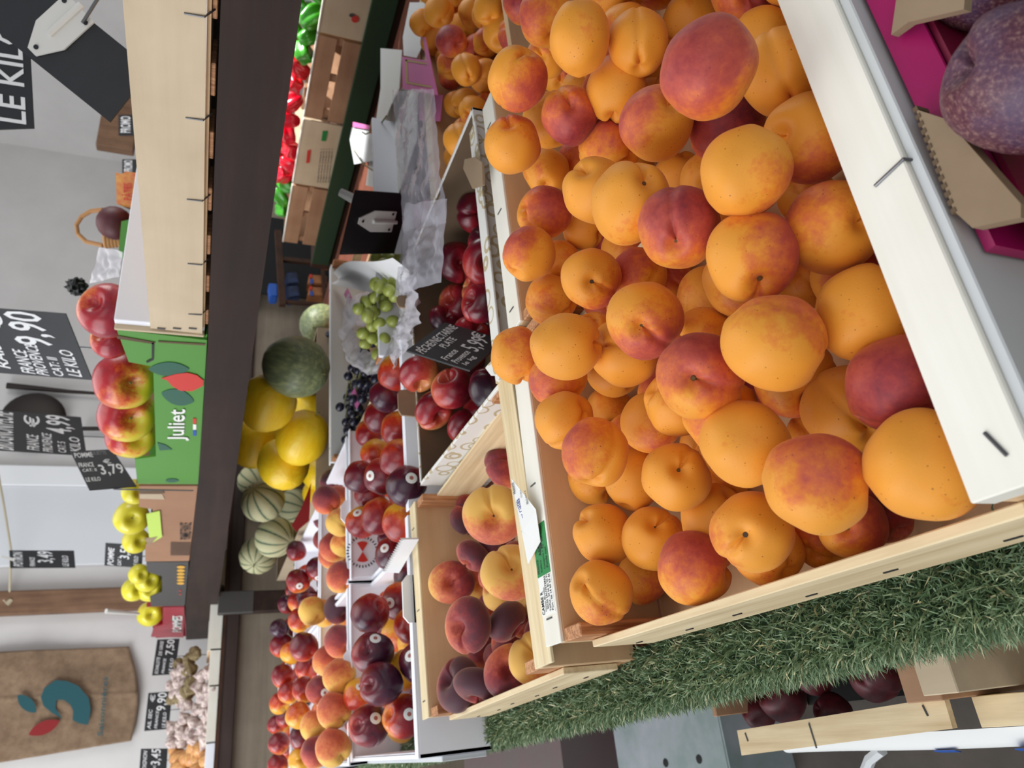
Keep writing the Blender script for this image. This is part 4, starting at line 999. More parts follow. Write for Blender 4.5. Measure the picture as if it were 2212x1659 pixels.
# ------------------------------------------------------------------ room
TZ = -0.412      # stall top
FL = -1.28       # floor
b = B(); bx(b, -2.5, 5.2, -2.0, 5.2, FL - .05, FL); struct(obj('floor', b, 'concrete'))
b = B(); bx(b, -1.5, 5.2, 4.75, 4.85, FL, 2.4); struct(obj('wall_back', b, 'plaster'))
b = B(); bx(b, 4.05, 4.15, 2.6, 4.75, FL, 2.4); struct(obj('wall_right', b, 'plaster'))
b = B(); bx(b, 1.10, 1.56, 4.728, 4.75, -.4, 2.0, .004); d = struct(obj('door_1', b, 'door_paint'))
b = B(); bx(b, 1.56, 1.68, 4.715, 4.75, -.4, 2.1, .004); struct(obj('trim_1', b, 'white_bright'))
b = B(); bx(b, 0.835, 0.96, 4.69, 4.75, -.6, 2.1, .006); tag(obj('wooden_post', b, 'old_post'), 'rough brown wooden post fixed upright to the white back wall', 'post')
# ------------------------------------------------------------------ the stall
def edge(y): return 0.036 - 0.045 * (y - 0.28) if y > .28 else 0.036
b = B(); prism(b, [(edge(-.4), -.4, TZ), (edge(.28), .28, TZ), (edge(3.45), 3.45, TZ), (1.9, 3.45, TZ), (1.9, -.4, TZ)], (0, 0, -.06))
tb = thing('market_stall', 'long wooden market stall carrying all the fruit crates', 'stall', (0.9, 1.5, FL))
obj('stall_top', b, 'edge_brown', tb)
for lx, ly in ((.2, -.2), (.12, 3.2), (1.7, 3.2), (1.7, -.2)):
    b = B(); bx(b, lx, lx + .07, ly, ly + .07, FL, TZ - .06); obj('leg', b, 'stall_brown', tb)
# artificial grass over the front edge
rnd = random.Random(11)
gb = B()
prof = lambda t: (0.080 - 0.048 * min(t / .5, 1), 0.0) if t < .5 else (0.032 - .006 * math.sin((t - .5) * PI), -(t - .5) * 0.05)
def gp(t, y):
    x, z = prof(t); return Vector((x - .036 + edge(y), y, TZ + .004 + z))
sheet(gb, lambda a, c: gp(a, -.3 + c * 3.7), 10, 60)
mat_i = 0
NB = 42000
me = bpy.data.meshes.new('artificial_grass'); gb.to_mesh(me); gb.free()
verts = [tuple(v.co) for v in me.vertices]; faces = [tuple(p.vertices) for p in me.polygons]; nb0 = len(faces)
for i in range(NB):
    y = .12 + 2.9 * rnd.random() ** 1.9; t = rnd.random() ** .8
    p = gp(t, y); L = rnd.uniform(.008, .016); W = rnd.uniform(.0003, .00055) * (1 + 1.2 * y)
    up = Vector((0, 0, 1)).lerp(Vector((-1, 0, -.25)), max(0, (t - .35) / .65))
    d1 = (up + Vector((rnd.gauss(0, .55) - .1, rnd.gauss(0, .55), rnd.gauss(0, .35)))).normalized()
    d2 = (d1 + Vector((rnd.gauss(0, .5) - .15, rnd.gauss(0, .5), -.25 + rnd.gauss(0, .2)))).normalized()
    sd = d1.cross(Vector((rnd.gauss(0, 1), rnd.gauss(0, 1), rnd.gauss(0, 1)))).normalized() * W
    a = len(verts); q = p + d1 * L * .55; e_ = q + d2 * L * .5
    verts += [tuple(p - sd), tuple(p + sd), tuple(q + sd * .9), tuple(q - sd * .9), tuple(e_)]
    faces += [(a, a + 1, a + 2, a + 3), (a + 3, a + 2, a + 4)]
me2 = bpy.data.meshes.new('artificial_grass'); me2.from_pydata(verts, [], faces); me2.materials.append(MATS['grass_base']); me2.materials.append(MATS['grass_blades'])
me2.polygons.foreach_set('material_index', [0] * nb0 + [1] * (len(faces) - nb0)); bpy.data.meshes.remove(me)
go = bpy.data.objects.new('artificial_grass', me2); COL.objects.link(go)
tag(go, 'green artificial grass strip draped over the front edge of the stall', 'grass', kind='stuff')

# ------------------------------------------------------------------ wooden crates
def wood_crate(label, x0, x1, y0, y1, zt, zb, drop=.028, group='wooden fruit crates', mats=('white_board', 'plywood'), far=.034, near=0, name='wooden_crate', rdrop=.06):
    """inner length y0..y1; flat rim slats lie on the end panels, reaching far / near beyond them"""
    t = thing(name, label, 'crate', ((x0 + x1) / 2, (y0 + y1) / 2, zb), group)
    for ya, yb in ((y0 - .011, y0), (y1, y1 + .011)):
        b = B(); bx(b, x0, x1, ya, yb, zb + .004, zt - (.0035 if ya > .3 else .018), .001); obj('end_panel', b, mats[1], t)
    for ya, yb, on in ((y1, y1 + far, far), (y0 - near, y0, near)):
        if on:
            b = B(); bx(b, x0, x1, ya, yb, zt - .0035, zt, .0006); obj('rim_slat', b, mats[0], t)
    for xa, xb in ((x0 - .007, x0 - .0005), (x1 - .004, x1)):
        b = B(); bx(b, xa, xb, y0 - .004, y1 - .006, zb + .022, zt - (drop if xa < x0 + .1 else rdrop), .0008); obj('side_slat', b, 'pine_pale_y', t)
    for cx in (x0, x1 - .012):
        for cy in ((y1 - .0335,) if y0 < .3 else (y0 + .0005, y1 - .0335)):
            b = B(); bx(b, cx, cx + .012, cy, cy + .033, zb, zt - .004, .001); obj('corner_post', b, 'pine_endgrain', t)
    b = B(); bx(b, x0 + .001, x1 - .001, y0 + .001, y1 - .001, zb, zb + .004); obj('base', b, 'plywood', t)
    for k in range(3):
        xx = x0 + (x1 - x0) * (.07 + .4 * k)
        b = B(); bx(b, xx, xx + .0014, y1 + .012, y1 + .024, zt - .0002, zt + .0008); obj('staple', b, 'steel', t)
    for k in range(6):
        yy = y0 + .03 + (y1 - y0 - .06) * k / 5
        b = B(); bx(b, x0 - .0078, x0 - .0068, yy, yy + .010, zt - .072 + (k % 2) * .006, zt - .0705 + (k % 2) * .006); obj('staple', b, 'ink', t)
    return t
cl = wood_crate('pale wooden apricot crate with green label on its edge, at the grass', .067, .392, .208, .626, -.297, -.41)
wood_crate('pale wooden apricot crate behind the labelled one, further from the grass', .402, .748, .208, .626, -.297, -.41, drop=.06)
cp = wood_crate('wooden crate of flat peaches standing on the grass edge', .040, .360, .705, 1.10, -.299, -.41, mats=('pine_pale', 'plywood'), near=.041, rdrop=.028)
cp.rotation_euler.z = .055
wood_crate('wooden crate of small apricots beside the clear plastic bag', .815, 1.46, .66, 1.02, -.345, -.411, mats=('pine_pale', 'plywood'), drop=.002, rdrop=.002)
# stickers and print on the rim slat of the labelled crate
def rim_label(name, ya, yb, x_near, x_far, mat, z, texts):
    p0 = hitz(1150, ya, z); p1 = hitz(1150, yb, z)
    b = B(); bx(b, p0.x, p1.x, x_near, x_far, z, z + .0004); o = obj(name, b, mat, cl)
    for s, u0, v0, u1, v1, m_ in texts:
        letter(s, Vector((p0.x + (p1.x - p0.x) * u0, x_far + (x_near - x_far) * v0, z + .0008)), Vector(((p1.x - p0.x) * (u1 - u0), 0, 0)), Vector((0, (x_near - x_far) * (v1 - v0), 0)), m_, o)
rim_label('green_label', 1256, 1142, .629, .659, 'label_green', -.297, [('ABRICOT', .38, .30, .85, .50, 'ink'), ('FRANCE', .06, .08, .34, .2, 'ink'), ('Calibre', .06, .32, .3, .42, 'ink'), ('Categorie 1', .1, .58, .45, .7, 'ink'), ('N° lot 1240', .5, .62, .95, .74, 'ink'), ('Poids net', .1, .78, .5, .9, 'ink'), ('▬▬▬', .5, .52, .9, .58, 'ink')])
rim_label('address_label', 1342, 1257, .629, .659, 'white_print', -.297, [('CAMBE R', .02, .06, .62, .26, 'ink'), ('Chemin Mauvillan', .08, .32, .7, .42, 'ink'), ('30150 SAUVETERRE', .12, .46, .98, .60, 'ink'), ('Tel/Fax : 04 66 82 90 91', .05, .64, .98, .77, 'ink'), ('Port : 06 14 60 63 46', .05, .81, .98, .94, 'ink')])
# paper tucked on the flat peach crate's near rim
pq = [hitz(x, y, z) for x, y, z in ((1105, 1033, -.285), (1158, 1100, -.291), (1168, 1170, -.296), (1141, 1219, -.2935), (1128, 1150, -.289), (1112, 1075, -.286))]
b = B(); prism(b, pq, (0, 0, .0004)); pl_ = obj('paper_label', b, 'paper', None); tag(pl_, 'white paper slip with blue handwriting on the peach crate rim', 'label')
pu = (pq[0] - pq[3]).normalized(); pn = (pq[1] - pq[3]).cross(pu).normalized(); pn = -pn if pn.dot(pq[0]) > 0 else pn; pv = pu.cross(pn); pv = pv if pv.dot(CD) > 0 else -pv
def onpaper(s, x, y, L, h, m_):
    o_ = hitz(x, y, -.2895); c_ = pq[3]; o_ = o_ - pn * ((o_ - c_).dot(pn)) + pn * .0012
    letter(s, o_, pu * L, pv * h, m_, pl_)
onpaper('Pêches Plates', 1127, 1150, .033, .009, 'pen_blue'); onpaper('Origine', 1130, 1075, .008, .003, 'ink'); onpaper('PROVENCE', 1140, 1090, .014, .004, 'ink'); onpaper('FRANCE', 1117, 1068, .012, .005, 'ink'); onpaper('Produit', 1122, 1100, .008, .003, 'ink')

# ------------------------------------------------------------------ near plum crate
t = thing('fruit_crate', 'white topped crate of dark plums at the right edge, nearest the viewer', 'crate', (.25, .05, -.41))
b = B(); bx(b, .066, .62, .176, .208, -.312, -.297, .0008); obj('rim_slat', b, 'white_board', t)
b = B(); bx(b, .078, .62, .170, .176, -.40, -.300, .0008); obj('inner_panel', b, 'white_card_grey', t)
b = B(); bx(b, .066, .62, .180, .2, -.41, -.312, .0008); obj('end_panel', b, 'plywood', t)
b = B(); bx(b, .064, .078, -.2, .176, -.41, -.305, .0008); obj('side_panel', b, 'pine_pale_y', t)
b = B(); bx(b, .078, .62, -.2, .17, -.41, -.405); obj('base', b, 'brown_card_dark', t)
q = hitz(1950, 345, -.2965)
b = B(); a1 = hitz(1890, 402, -.2965); tube(b, [a1, (q.x, .1757, -.2965), (q.x - .004, .1695, -.313)], .0009, 6); obj('staple', b, 'steel', t)
q = hitz(2148, 960, -.2965); b = B(); tube(b, [q + Vector((-.006, -.003, 0)), q + Vector((.006, .002, 0))], .0009, 6); obj('staple', b, 'steel', t)
# magenta carton inside it
t = thing('cardboard_tray', 'magenta printed corrugated tray standing inside the white topped crate', 'tray', (.25, .08, -.4))
def trayq(name, pts, off, mat): b = B(); prism(b, pts, off); return obj(name, b, mat, t)
y2 = .163
trayq('wall', [(.17, y2, -.40), (.60, y2, -.40), (.60, y2, -.312), (.17, y2, -.312)], (0, .005, 0), 'magenta_card')
trayq('folded_rim', [(.20, y2 - .012, -.318), (.60, y2 - .012, -.318), (.60, y2 + .004, -.310), (.20, y2 + .004, -.310)], (0, 0, .002), 'magenta_card')
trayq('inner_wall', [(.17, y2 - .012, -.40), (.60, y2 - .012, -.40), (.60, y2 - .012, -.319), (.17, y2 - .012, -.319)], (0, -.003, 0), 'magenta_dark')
fl = [hitz(x, y, -.300) for x, y in ((1978, 236), (2045, 258), (2205, 440), (2205, 470), (2100, 492), (2060, 455))]
trayq('corrugated_flap', fl, (0, 0, -.007), 'brown_card')
for k in range(14):
    f_ = k / 13; p = fl[0].lerp(fl[5], f_); 
    b = B(); bx(b, p.x - .0012, p.x + .0012, p.y - .0012, p.y + .0012, p.z - .0075, p.z + .0004); o = obj('flute', b, 'brown_card_dark', t)
trayq('torn_flap', [hitz(x, y, -.304) for x, y in ((1925, 75), (1962, 48), (2082, 20), (2085, -20), (1940, -30))], (0, 0, -.005), 'brown_card')
for nm, (ix, iy, dd, r_), am, lab in (('plum', (2226, 165, .300, .0315), 1, 'big dusty purple plum filling the top right corner of the photo'), ('plum', (2120, -45, .36, .024), 1, 'dark red plum behind the big dusty one at the top right')):
    p = dep(ix, iy, dd); o = put_fruit('apricot', p, r_, (0.2, .3, 1), (-.3, -.5, .5), 1, 1.05, lab, 'plum', 'plums in the magenta tray')
    o.name = 'plum'; o.data = o.data.copy(); o.data.materials[0] = MATS['mangosteen' if 'big' in lab else 'dusky_plum']

# ------------------------------------------------------------------ gold swirl box
def thin_box(label, x0, x1, y0, y1, zt, zb, outer, inner, name='cardboard_box', group=None, flange=0, th=.005, cat='box', walls='nflr', low={}):
    t = thing(name, label, cat, ((x0 + x1) / 2, (y0 + y1) / 2, zb), group)
    W = {'l': (x0, x0 + th, y0, y1), 'r': (x1 - th, x1, y0, y1), 'n': (x0, x1, y0, y0 + th), 'f': (x0, x1, y1 - th, y1)}
    for k in walls:
        a = W[k]; b = B(); bx(b, a[0], a[1], a[2], a[3], zb, zt - low.get(k, 0), .0006); obj('wall', b, outer, t)
    i = th + .0005; e = .002
    for k, a in {'l': (x0 + i, x0 + i + e, y0 + i, y1 - i), 'r': (x1 - i - e, x1 - i, y0 + i, y1 - i), 'n': (x0 + i, x1 - i, y0 + i, y0 + i + e), 'f': (x0 + i, x1 - i, y1 - i - e, y1 - i)}.items():
        if k in walls:
            b = B(); bx(b, *a, zb + .004, zt - .002 - low.get(k, 0)); obj('lining', b, inner, t)
    b = B(); bx(b, x0 + .001, x1 - .001, y0 + .001, y1 - .001, zb, zb + .004); obj('base', b, inner, t)
    if flange:
        for ya, yb in ((y1 - flange, y1), (y0, y0 + flange)):
            b = B(); bx(b, x0, x1, ya, yb, zt, zt + .003, .0006); obj('rim_flap', b, outer, t)
    return t
g = thin_box('white box with gold swirls holding dark flat nectarines', .363, .795, .700, 1.075, -.300, -.41, 'swirl_card', 'brown_card_dark', flange=0)
b = B(); bx(b, .366, .755, .688, .712, -.299, -.296, .0006); obj('rim_flap', b, 'swirl_card', g)
for (a0, a1, top) in ((840, 900, -.27), (638, 668, -.275)):
    p0 = hity(890, a1, 1.073); p1 = hity(890, a0, 1.073); b = B(); prism(b, [(p0.x, 1.072, -.302), (p1.x, 1.072, -.302), (p1.x - .004, 1.072, top - .003), (p1.x - .010, 1.072, top), (p0.x + .010, 1.072, top), (p0.x + .002, 1.072, top - .004)], (0, .004, 0)); obj('tab', b, 'brown_card', g)
b = B(); prism(b, [hitz(x, y, -.288) for x, y in ((1053, 795), (1068, 778), (1085, 790), (1088, 812), (1066, 812))], (0, 0, .003)); obj('torn_tab', b, 'swirl_card', g)
b = B(); prism(b, [hitz(x, y, -.285) for x, y in ((1008, 345), (1030, 340), (1046, 352), (1048, 400), (1025, 408), (1005, 365))], (0, 0, .003)); obj('torn_tab', b, 'brown_card', g)
sign('peche', 'price_sign', 'black slate price sign reading PÊCHE/NECTARINE PLATE 5,99€ on the dark nectarines', [
    ('PÊCHE/NECTARINE', .05, .06, .97, .26), ('PLATE', .33, .30, .64, .43), ('France', .06, .50, .36, .62), ('Provence', .06, .66, .42, .78), ('le kg', .08, .82, .34, .93), ('5,99', .47, .56, .84, .90), ('€', .82, .50, .98, .72)], group=None)

# ------------------------------------------------------------------ white boxes of nectarines and peaches
def white_box(label, x0, x1, y0, y1, zt=-.300, group='white cardboard fruit boxes', low={}):
    return thin_box(label, x0, x1, y0, y1, zt, -.41, 'white_card', 'white_card', 'cardboard_box', group, flange=.018, th=.006, low=low)
w1 = white_box('white box of nectarines nearest the grass, behind the flat peach crate', -.022, .338, 1.15, 1.705, low={'r': .045})
w2 = white_box('white box of nectarines behind the gold-swirl box, red round logo inside', .345, .71, 1.14, 1.695, low={'l': .045, 'r': .05})
white_box('white box of peaches at the stall edge, behind the nearest nectarines', -.03, .335, 1.725, 2.18)
white_box('white box of peaches further from the grass, before the striped melons', .345, .71, 1.725, 2.18)
white_box('white box of nectarines at the stall edge, third row', -.045, .33, 2.20, 2.86)
white_box('white box of nectarines away from the edge, third row', .34, .70, 2.20, 2.86)
white_box('white box of nectarines at the far end of the stall', -.06, .33, 2.88, 3.40)
for par, pts, th_ in ((w1, (742, 1478, 742, 1402, 1.70), 0), (w2, (736, 1132, 737, 1082, 1.69), 0)):
    p0 = hity(750, pts[1], pts[4]); p1 = hity(750, pts[3], pts[4]); zt = hity(pts[0], pts[1], pts[4]).z
    b = B(); prism(b, [(p0.x, pts[4], -.305), (p1.x, pts[4], -.305), (p1.x, pts[4], zt - .01), (p1.x - .012, pts[4], zt), (p0.x + .012, pts[4], zt), (p0.x, pts[4], zt - .01)], (0, -.005, 0)); obj('tab', b, 'white_card', par)
p0 = hity(900, 1345, 1.152); p1 = hity(900, 1242, 1.152)
b = B(); prism(b, [(p0.x, 1.150, -.305), (p1.x, 1.150, -.305), (p1.x, 1.150, -.292), (p1.x - .01, 1.150, -.284), (p0.x + .01, 1.150, -.284), (p0.x, 1.150, -.292)], (0, .005, 0)); obj('tab', b, 'white_bright', w1)
# serrated flap standing across the middle box
qa, qb = hitz(862, 1238, -.285), hitz(905, 1165, -.285); dv = (qb - qa) / 16
b = B(); pts = [qa, qb, qb + Vector((0, 0, .022))]
for k in range(16, 0, -1): pts += [qa + dv * k + Vector((0, 0, .027)), qa + dv * (k - .5) + Vector((0, 0, .020))]
prism(b, pts, (0.004, .006, 0)); obj('serrated_flap', b, 'white_bright', w2)
# round logo on the inside of the far wall
c = hity(783, 1192, 1.682); b = B()
for k in range(30):
    a = 2 * PI * k / 30; frame_box(b, Vector((c.x + .034 * math.cos(a), 1.681, c.z + .034 * math.sin(a))), Vector((math.cos(a), 0, math.sin(a))), Vector((-math.sin(a), 0, math.cos(a))), Vector((0, 1, 0)), .003, .0014, .0003)
obj('logo_ring', b, 'ink', w2)
for a0 in (0, PI):
    b = B(); prism(b, [(c.x, 1.6805, c.z)] + [(c.x + .024 * math.cos(a0 + t_ ), 1.6805, c.z + .024 * math.sin(a0 + t_)) for t_ in (-.55, -.3, 0, .3, .55)], (0, .0006, 0)); obj('logo_segment', b, 'red_print', w2)
# white inner tray front on the first box (outer left side, bright)
b = B(); bx(b, -.030, -.0225, 1.16, 1.72, -.405, -.335, .001); obj('side_flap', b, 'white_card_grey', w1)

# ------------------------------------------------------------------ striped melon carton
t = thin_box('beige carton with oval hand holes holding the striped melons', .715, 1.3, 2.20, 3.5, -.285, -.405, 'kraft', 'brown_card_dark', 'cardboard_carton')
for yy in (2.62, 3.15):
    b = B(); prism(b, [(.7135, yy + .035 * math.cos(a), -.335 + .012 * math.sin(a)) for a in [2 * PI * k / 14 for k in range(14)]], (.001, 0, 0)); obj('hand_hole', b, 'mark_black', t)
b = B(); prism(b, [hity(x, y, 2.2) for x, y in ((672, 1043), (668, 1125), (640, 1148), (630, 1135), (650, 1100))], (0, .003, 0)); tag(obj('paper_wrap', b, 'red_paper'), 'dark red paper hanging between the yellow and striped melons', 'paper')

# ------------------------------------------------------------------ grape crate
t = wood_crate('white rimmed wooden crate of grapes, below the yellow melons', .742, 1.42, 1.36, 2.0, -.300, -.41, mats=('white_bright', 'white_card'), far=.03)
b = B(); bx(b, .742, 1.42, 1.998, 1.9995, -.40, -.302); obj('lining', b, 'paper', t)
rnd = random.Random(8)
def grapes(label, cen, n, ext, mat, r, lab2, leaf=None):
    t = thing('grape_bunch', label, 'grapes', cen); pl = []
    tr = 0
    while len(pl) < n and tr < 4000:
        tr += 1; p = Vector((cen[0] + rnd.gauss(0, ext[0]), cen[1] + rnd.gauss(0, ext[1]), cen[2] + abs(rnd.gauss(0, ext[2]))))
        if all((p - q).length > r * 1.7 for q in pl): pl.append(p)
    base = bmesh.new(); bmesh.ops.create_uvsphere(base, u_segments=14, v_segments=10, radius=r); me = bpy.data.meshes.new('grape'); base.to_mesh(me); base.free()
    for f in me.polygons: f.use_smooth = True
    me.materials.append(MATS[mat])
    for p in pl:
        o = bpy.data.objects.new('grape', me); COL.objects.link(o); o.parent = t; o.location = p - Vector(cen); o.scale = (1, 1, 1.15); o.rotation_euler = (rnd.random() * 3, rnd.random() * 3, 0)
    b = B(); c = Vector(cen)
    for k in range(5): tube(b, [c + Vector((0, 0, r)), c + Vector((rnd.gauss(0, ext[0]), rnd.gauss(0, ext[1]), ext[2] + r)), pl[k % len(pl)] + Vector((0, 0, r))], .0016, 5)
    obj('stem', b, 'stem_green', t); return t
def cz(x, y, z): p = hitz(x, y, z); return (p.x, p.y, p.z)
grapes('loose bunch of black grapes lying along the middle of the crate', cz(775, 900, -.365), 95, (.055, .11, .018), 'grape_black', .0125, '')
grapes('smaller bunch of black grapes nearest the green melons side', cz(790, 815, -.365), 22, (.04, .05, .014), 'grape_black', .0125, '')
grapes('small bunch of dark grapes in the far corner of the crate', cz(744, 705, -.36), 34, (.035, .05, .014), 'grape_black', .0125, '')
for (ix, iy, lb) in ((768, 860, 'pink printed grape label among the black grapes'), (752, 640, 'striped pink grape label near the melons')):
    p = hitz(ix, iy, -.335); b = B(); frame_box(b, p, Vector((.8, .5, .1)).normalized(), Vector((-.5, .8, .3)).normalized(), Vector((0, -.3, 1)).normalized(), .035, .012, .0006); tag(obj('grape_label', b, 'pink_card'), lb, 'label')
gg = grapes('bunch of pale green grapes inside the open clear bag', cz(838, 668, -.335), 60, (.042, .055, .020), 'grape_green', .0138, '')
# ------------------------------------------------------------------ plastic bags and sheets
def crumple(corners, amp0, seed, nu=46, nv=46, drape=0):
    cs = [Vector(c) for c in corners]; sd = Vector((seed, seed * 2, seed * .5))
    def f(s, t_):
        p = quad3(cs, s, t_); amp = amp0 * (.25 + .75 * min(1, 5 * s * (1 - s)) * min(1, 5 * t_ * (1 - t_))); n_ = noise.noise(p * 14 + sd) + .6 * abs(noise.noise(p * 34 + sd)) + .35 * noise.noise(p * 75 + sd)
        n2 = noise.noise(p * 18 + sd * 3)
        return p + Vector((n2 * amp * .6, noise.noise(p * 16 - sd) * amp * .6, n_ * amp + drape * 4 * (s * (1 - s))))
    b = B(); sheet(b, f, nu, nv); return b
h = lambda x, y, z: hitz(x, y, z)
def bag(label, px, z, amp, seed, mat='clear_film', name='plastic_bag', cat='bag', d=0):
    o = obj(name, crumple([h(*p, z) for p in px], amp, seed, drape=d), mat, smooth=True); return tag(o, label, cat)
bag('crumpled clear bag lying over the pink card beside the small apricots', ((938, 192), (850, 196), (872, 500), (962, 480)), -.300, .020, 1.7)
bag('clear bag folds in front of the slate, next to the pink card', ((968, 430), (880, 440), (852, 640), (955, 610)), -.285, .018, 4.1)
bag('clear bag opening around the pale green grapes', ((745, 700), (760, 640), (900, 590), (905, 720)), -.375, .020, 6.6, 'milky_film')
# rolled lip of the grape bag
ring = [(760, 640, -.335), (745, 720, -.335), (758, 770, -.33), (800, 795, -.325), (850, 780, -.315), (875, 730, -.305), (893, 680, -.30), (880, 610, -.30)]
def rf(s, t_):
    k = s * (len(ring) - 1); i = min(int(k), len(ring) - 2); f = k - i
    a = h(*ring[i]); c = h(*ring[i + 1]); p = a.lerp(c, f); q = h(828, 690, -.385)
    p = q.lerp(p, .72 + .42 * t_); p.z += .010 * math.sin(t_ * PI) + noise.noise(p * 40) * .012 + noise.noise(p * 90) * .006
    return p
b = B(); sheet(b, rf, 70, 14); tag(obj('plastic_bag', b, 'milky_film', smooth=True), 'milky crumpled lip of the open bag around the green grapes', 'bag')
# pink cards and white papers beyond the small apricots
def card(label, px, z, mat, name='paper_sheet', cat='paper', th=.0015, parent=None):
    pts = [h(p[0], p[1], p[2] if len(p) > 2 else z) for p in px]; b = B(); prism(b, pts, (0, 0, -th)); o = obj(name, b, mat, parent)
    if not parent: tag(o, label, cat)
    return o
pc = card('pink card with a gold line, upright behind the small apricot crate', ((868, 122), (926, 132), (940, 205), (870, 192)), -.33, 'pink_card', 'pink_card', 'card')
for seg in (((876, 128), (924, 137), (924, 140), (876, 132)), ((876, 128), (880, 129), (882, 178), (877, 178)), ((877, 176), (932, 186), (933, 190), (878, 180))):
    pts = [h(x, y, -.3295) for x, y in seg]; b = B(); prism(b, pts, (0, 0, .0004)); obj('gold_line', b, 'gold_print', pc)
card('', ((912, 80), (918, 80), (945, 205), (934, 205)), -.328, 'pink_card', parent=pc)
card('magenta card lying under the clear bag by the nectarine box', ((925, 430), (890, 445), (900, 560), (955, 520)), -.36, 'magenta_card', 'magenta_card', 'card')
card('flat pink card seen through the clear bag', ((955, 205), (905, 205), (905, 260), (950, 262)), -.352, 'pink_card', 'pink_card', 'card')
card('white folded paper beyond the pink card, tallest of the papers', ((822, 104), (868, 108), (862, 190), (845, 225), (802, 330), (822, 190)), -.34, 'paper')
card('white paper strip between the papers and the small apricots', ((885, 5), (918, 5), (915, 90), (900, 125), (872, 120), (870, 80)), -.335, 'white_bright')
card('long white paper under the clear bags', ((845, 215), (905, 150), (900, 300), (860, 420), (790, 400), (800, 330)), -.36, 'paper')
card('small white carton piece with a pink edge and grape stalk', ((760, 275), (800, 280), (815, 345), (765, 355), (755, 300)), -.35, 'white_card_grey', 'carton_piece', 'carton')
card('pink edge of a carton beyond the papers', ((762, 263), (802, 272), (804, 281), (762, 274)), -.345, 'pink_card', 'pink_card', 'card')
b = B(); tube(b, [h(782, 285, -.33), h(790, 290, -.325), h(815, 278, -.325), h(835, 250, -.33)], .002, 5); tube(b, [h(765, 325, -.33), h(785, 355, -.325), h(808, 370, -.33)], .002, 5); tag(obj('grape_stalk', b, 'stem_green'), 'bare curved grape stalk lying on the white carton', 'stalk')
# curved white paper by the grape crate
def cp_(s, t_):
    a = h(720, 590 - 25 * math.sin(s * PI), -.30).lerp(h(848, 556 + 6 * math.sin(s * 3), -.25), s); c = h(716, 612, -.30).lerp(h(848, 640, -.33), s)
    p = a.lerp(c, t_); p.z += -.045 * math.sin(t_ * PI) * (.4 + s * .6) + .03 * math.sin(s * PI) * t_; return p
b = B(); sheet(b, cp_, 24, 16); tag(obj('paper_sheet', b, 'white_bright', smooth=True), 'curling white lining paper at the melon end of the grape crate', 'paper')
# slate seen from behind with its white holder
t, f, u, v, n, wd, hh = sign('black', 'price_sign', 'black slate seen from behind with a white plastic holder, standing beyond the bags', [], mat='slate_black')
for ch in t.children: ch.data.materials[0] = MATS['slate_black']
def holder(t, f, u, v, n, cx, cy, L, Wd, dirv, sidev):
    """pointed plastic bracket with three rivets; dirv = towards the point"""
    c = f + u * cx + v * cy
    P = [c + sidev * a + dirv * b_ for a, b_ in ((-Wd / 2, -L / 2), (Wd / 2, -L / 2), (Wd / 2, L * .12), (Wd * .14, L / 2), (-Wd * .14, L / 2), (-Wd / 2, L * .12))]
    b = B(); prism(b, P, n * .0025); o = obj('holder', b, 'white_plastic', t)
    b = B(); tube(b, [c - dirv * L * .55 + n * .004, c + dirv * L * .12 + n * .004], Wd * .09, 8); obj('socket', b, 'white_plastic', t)
    for a, b_ in ((-Wd * .38, -L * .4), (Wd * .38, -L * .4), (0, L * .4)):
        b = B(); q = c + sidev * a + dirv * b_ + n * .0026; tube(b, [q, q + n * .0012], Wd * .06, 12); obj('rivet', b, 'rivet', t)
    return c
cc = holder(t, f, u, v, n, .006, -.002, .098, .045, (h(752, 482, -.3) - h(868, 490, -.3)).normalized() if False else -v, u)
b = B(); tube(b, [dep(735, 415, 1.6), dep(764, 430, 1.6)], .009, 8, .011); tag(obj('marker_pen', b, 'white_plastic'), 'white marker tip sticking out above the slate seen from behind', 'marker')

# ------------------------------------------------------------------ upper shelf on the right
XF = .65
b = B(); prism(b, [(XF, -.3, -.046), (XF, 4.66, -.046), (XF, 4.66, .094), (XF, 3.6, .086), (XF, 2.78, .064), (XF, 1.95, .041), (XF, 1.2, .028), (XF, .5, .0255), (XF, -.3, .024)], (.045, 0, 0))
sh = thing('upper_shelf', 'dark brown beam shelf on the right carrying the apple boxes', 'shelf', (.9, 2.2, -.046))
obj('front_beam', b, 'dark_beam', sh)
b = B(); bx(b, XF + .045, 1.15, -.3, 4.66, -.02, .0); bx(b, 1.15, 1.75, .9, 2.0, -.02, 0); obj('shelf_board', b, 'dark_beam', sh)
b = B(); prism(b, [(XF + .045, 1.2, 0), (XF + .045, 4.6, 0), (XF + .045, 4.6, .09), (XF + .045, 3.6, .082), (XF + .045, 2.78, .06), (XF + .045, 1.95, .037)], (.42, 0, 0)); obj('shelf_board', b, 'dark_beam', sh)
for px_, py_, Y in ((560, 1298, 3.45),):
    p = hity(px_, py_, Y); b = B(); bx(b, p.x - .045, p.x + .045, Y, Y + .06, TZ, -.046, .004); obj('post', b, 'dark_beam', sh)
    b = B(); bx(b, p.x - .046, p.x + .046, Y - .003, Y + .03, -.19, -.046, .002); obj('bracket', b, 'charcoal_card', sh)
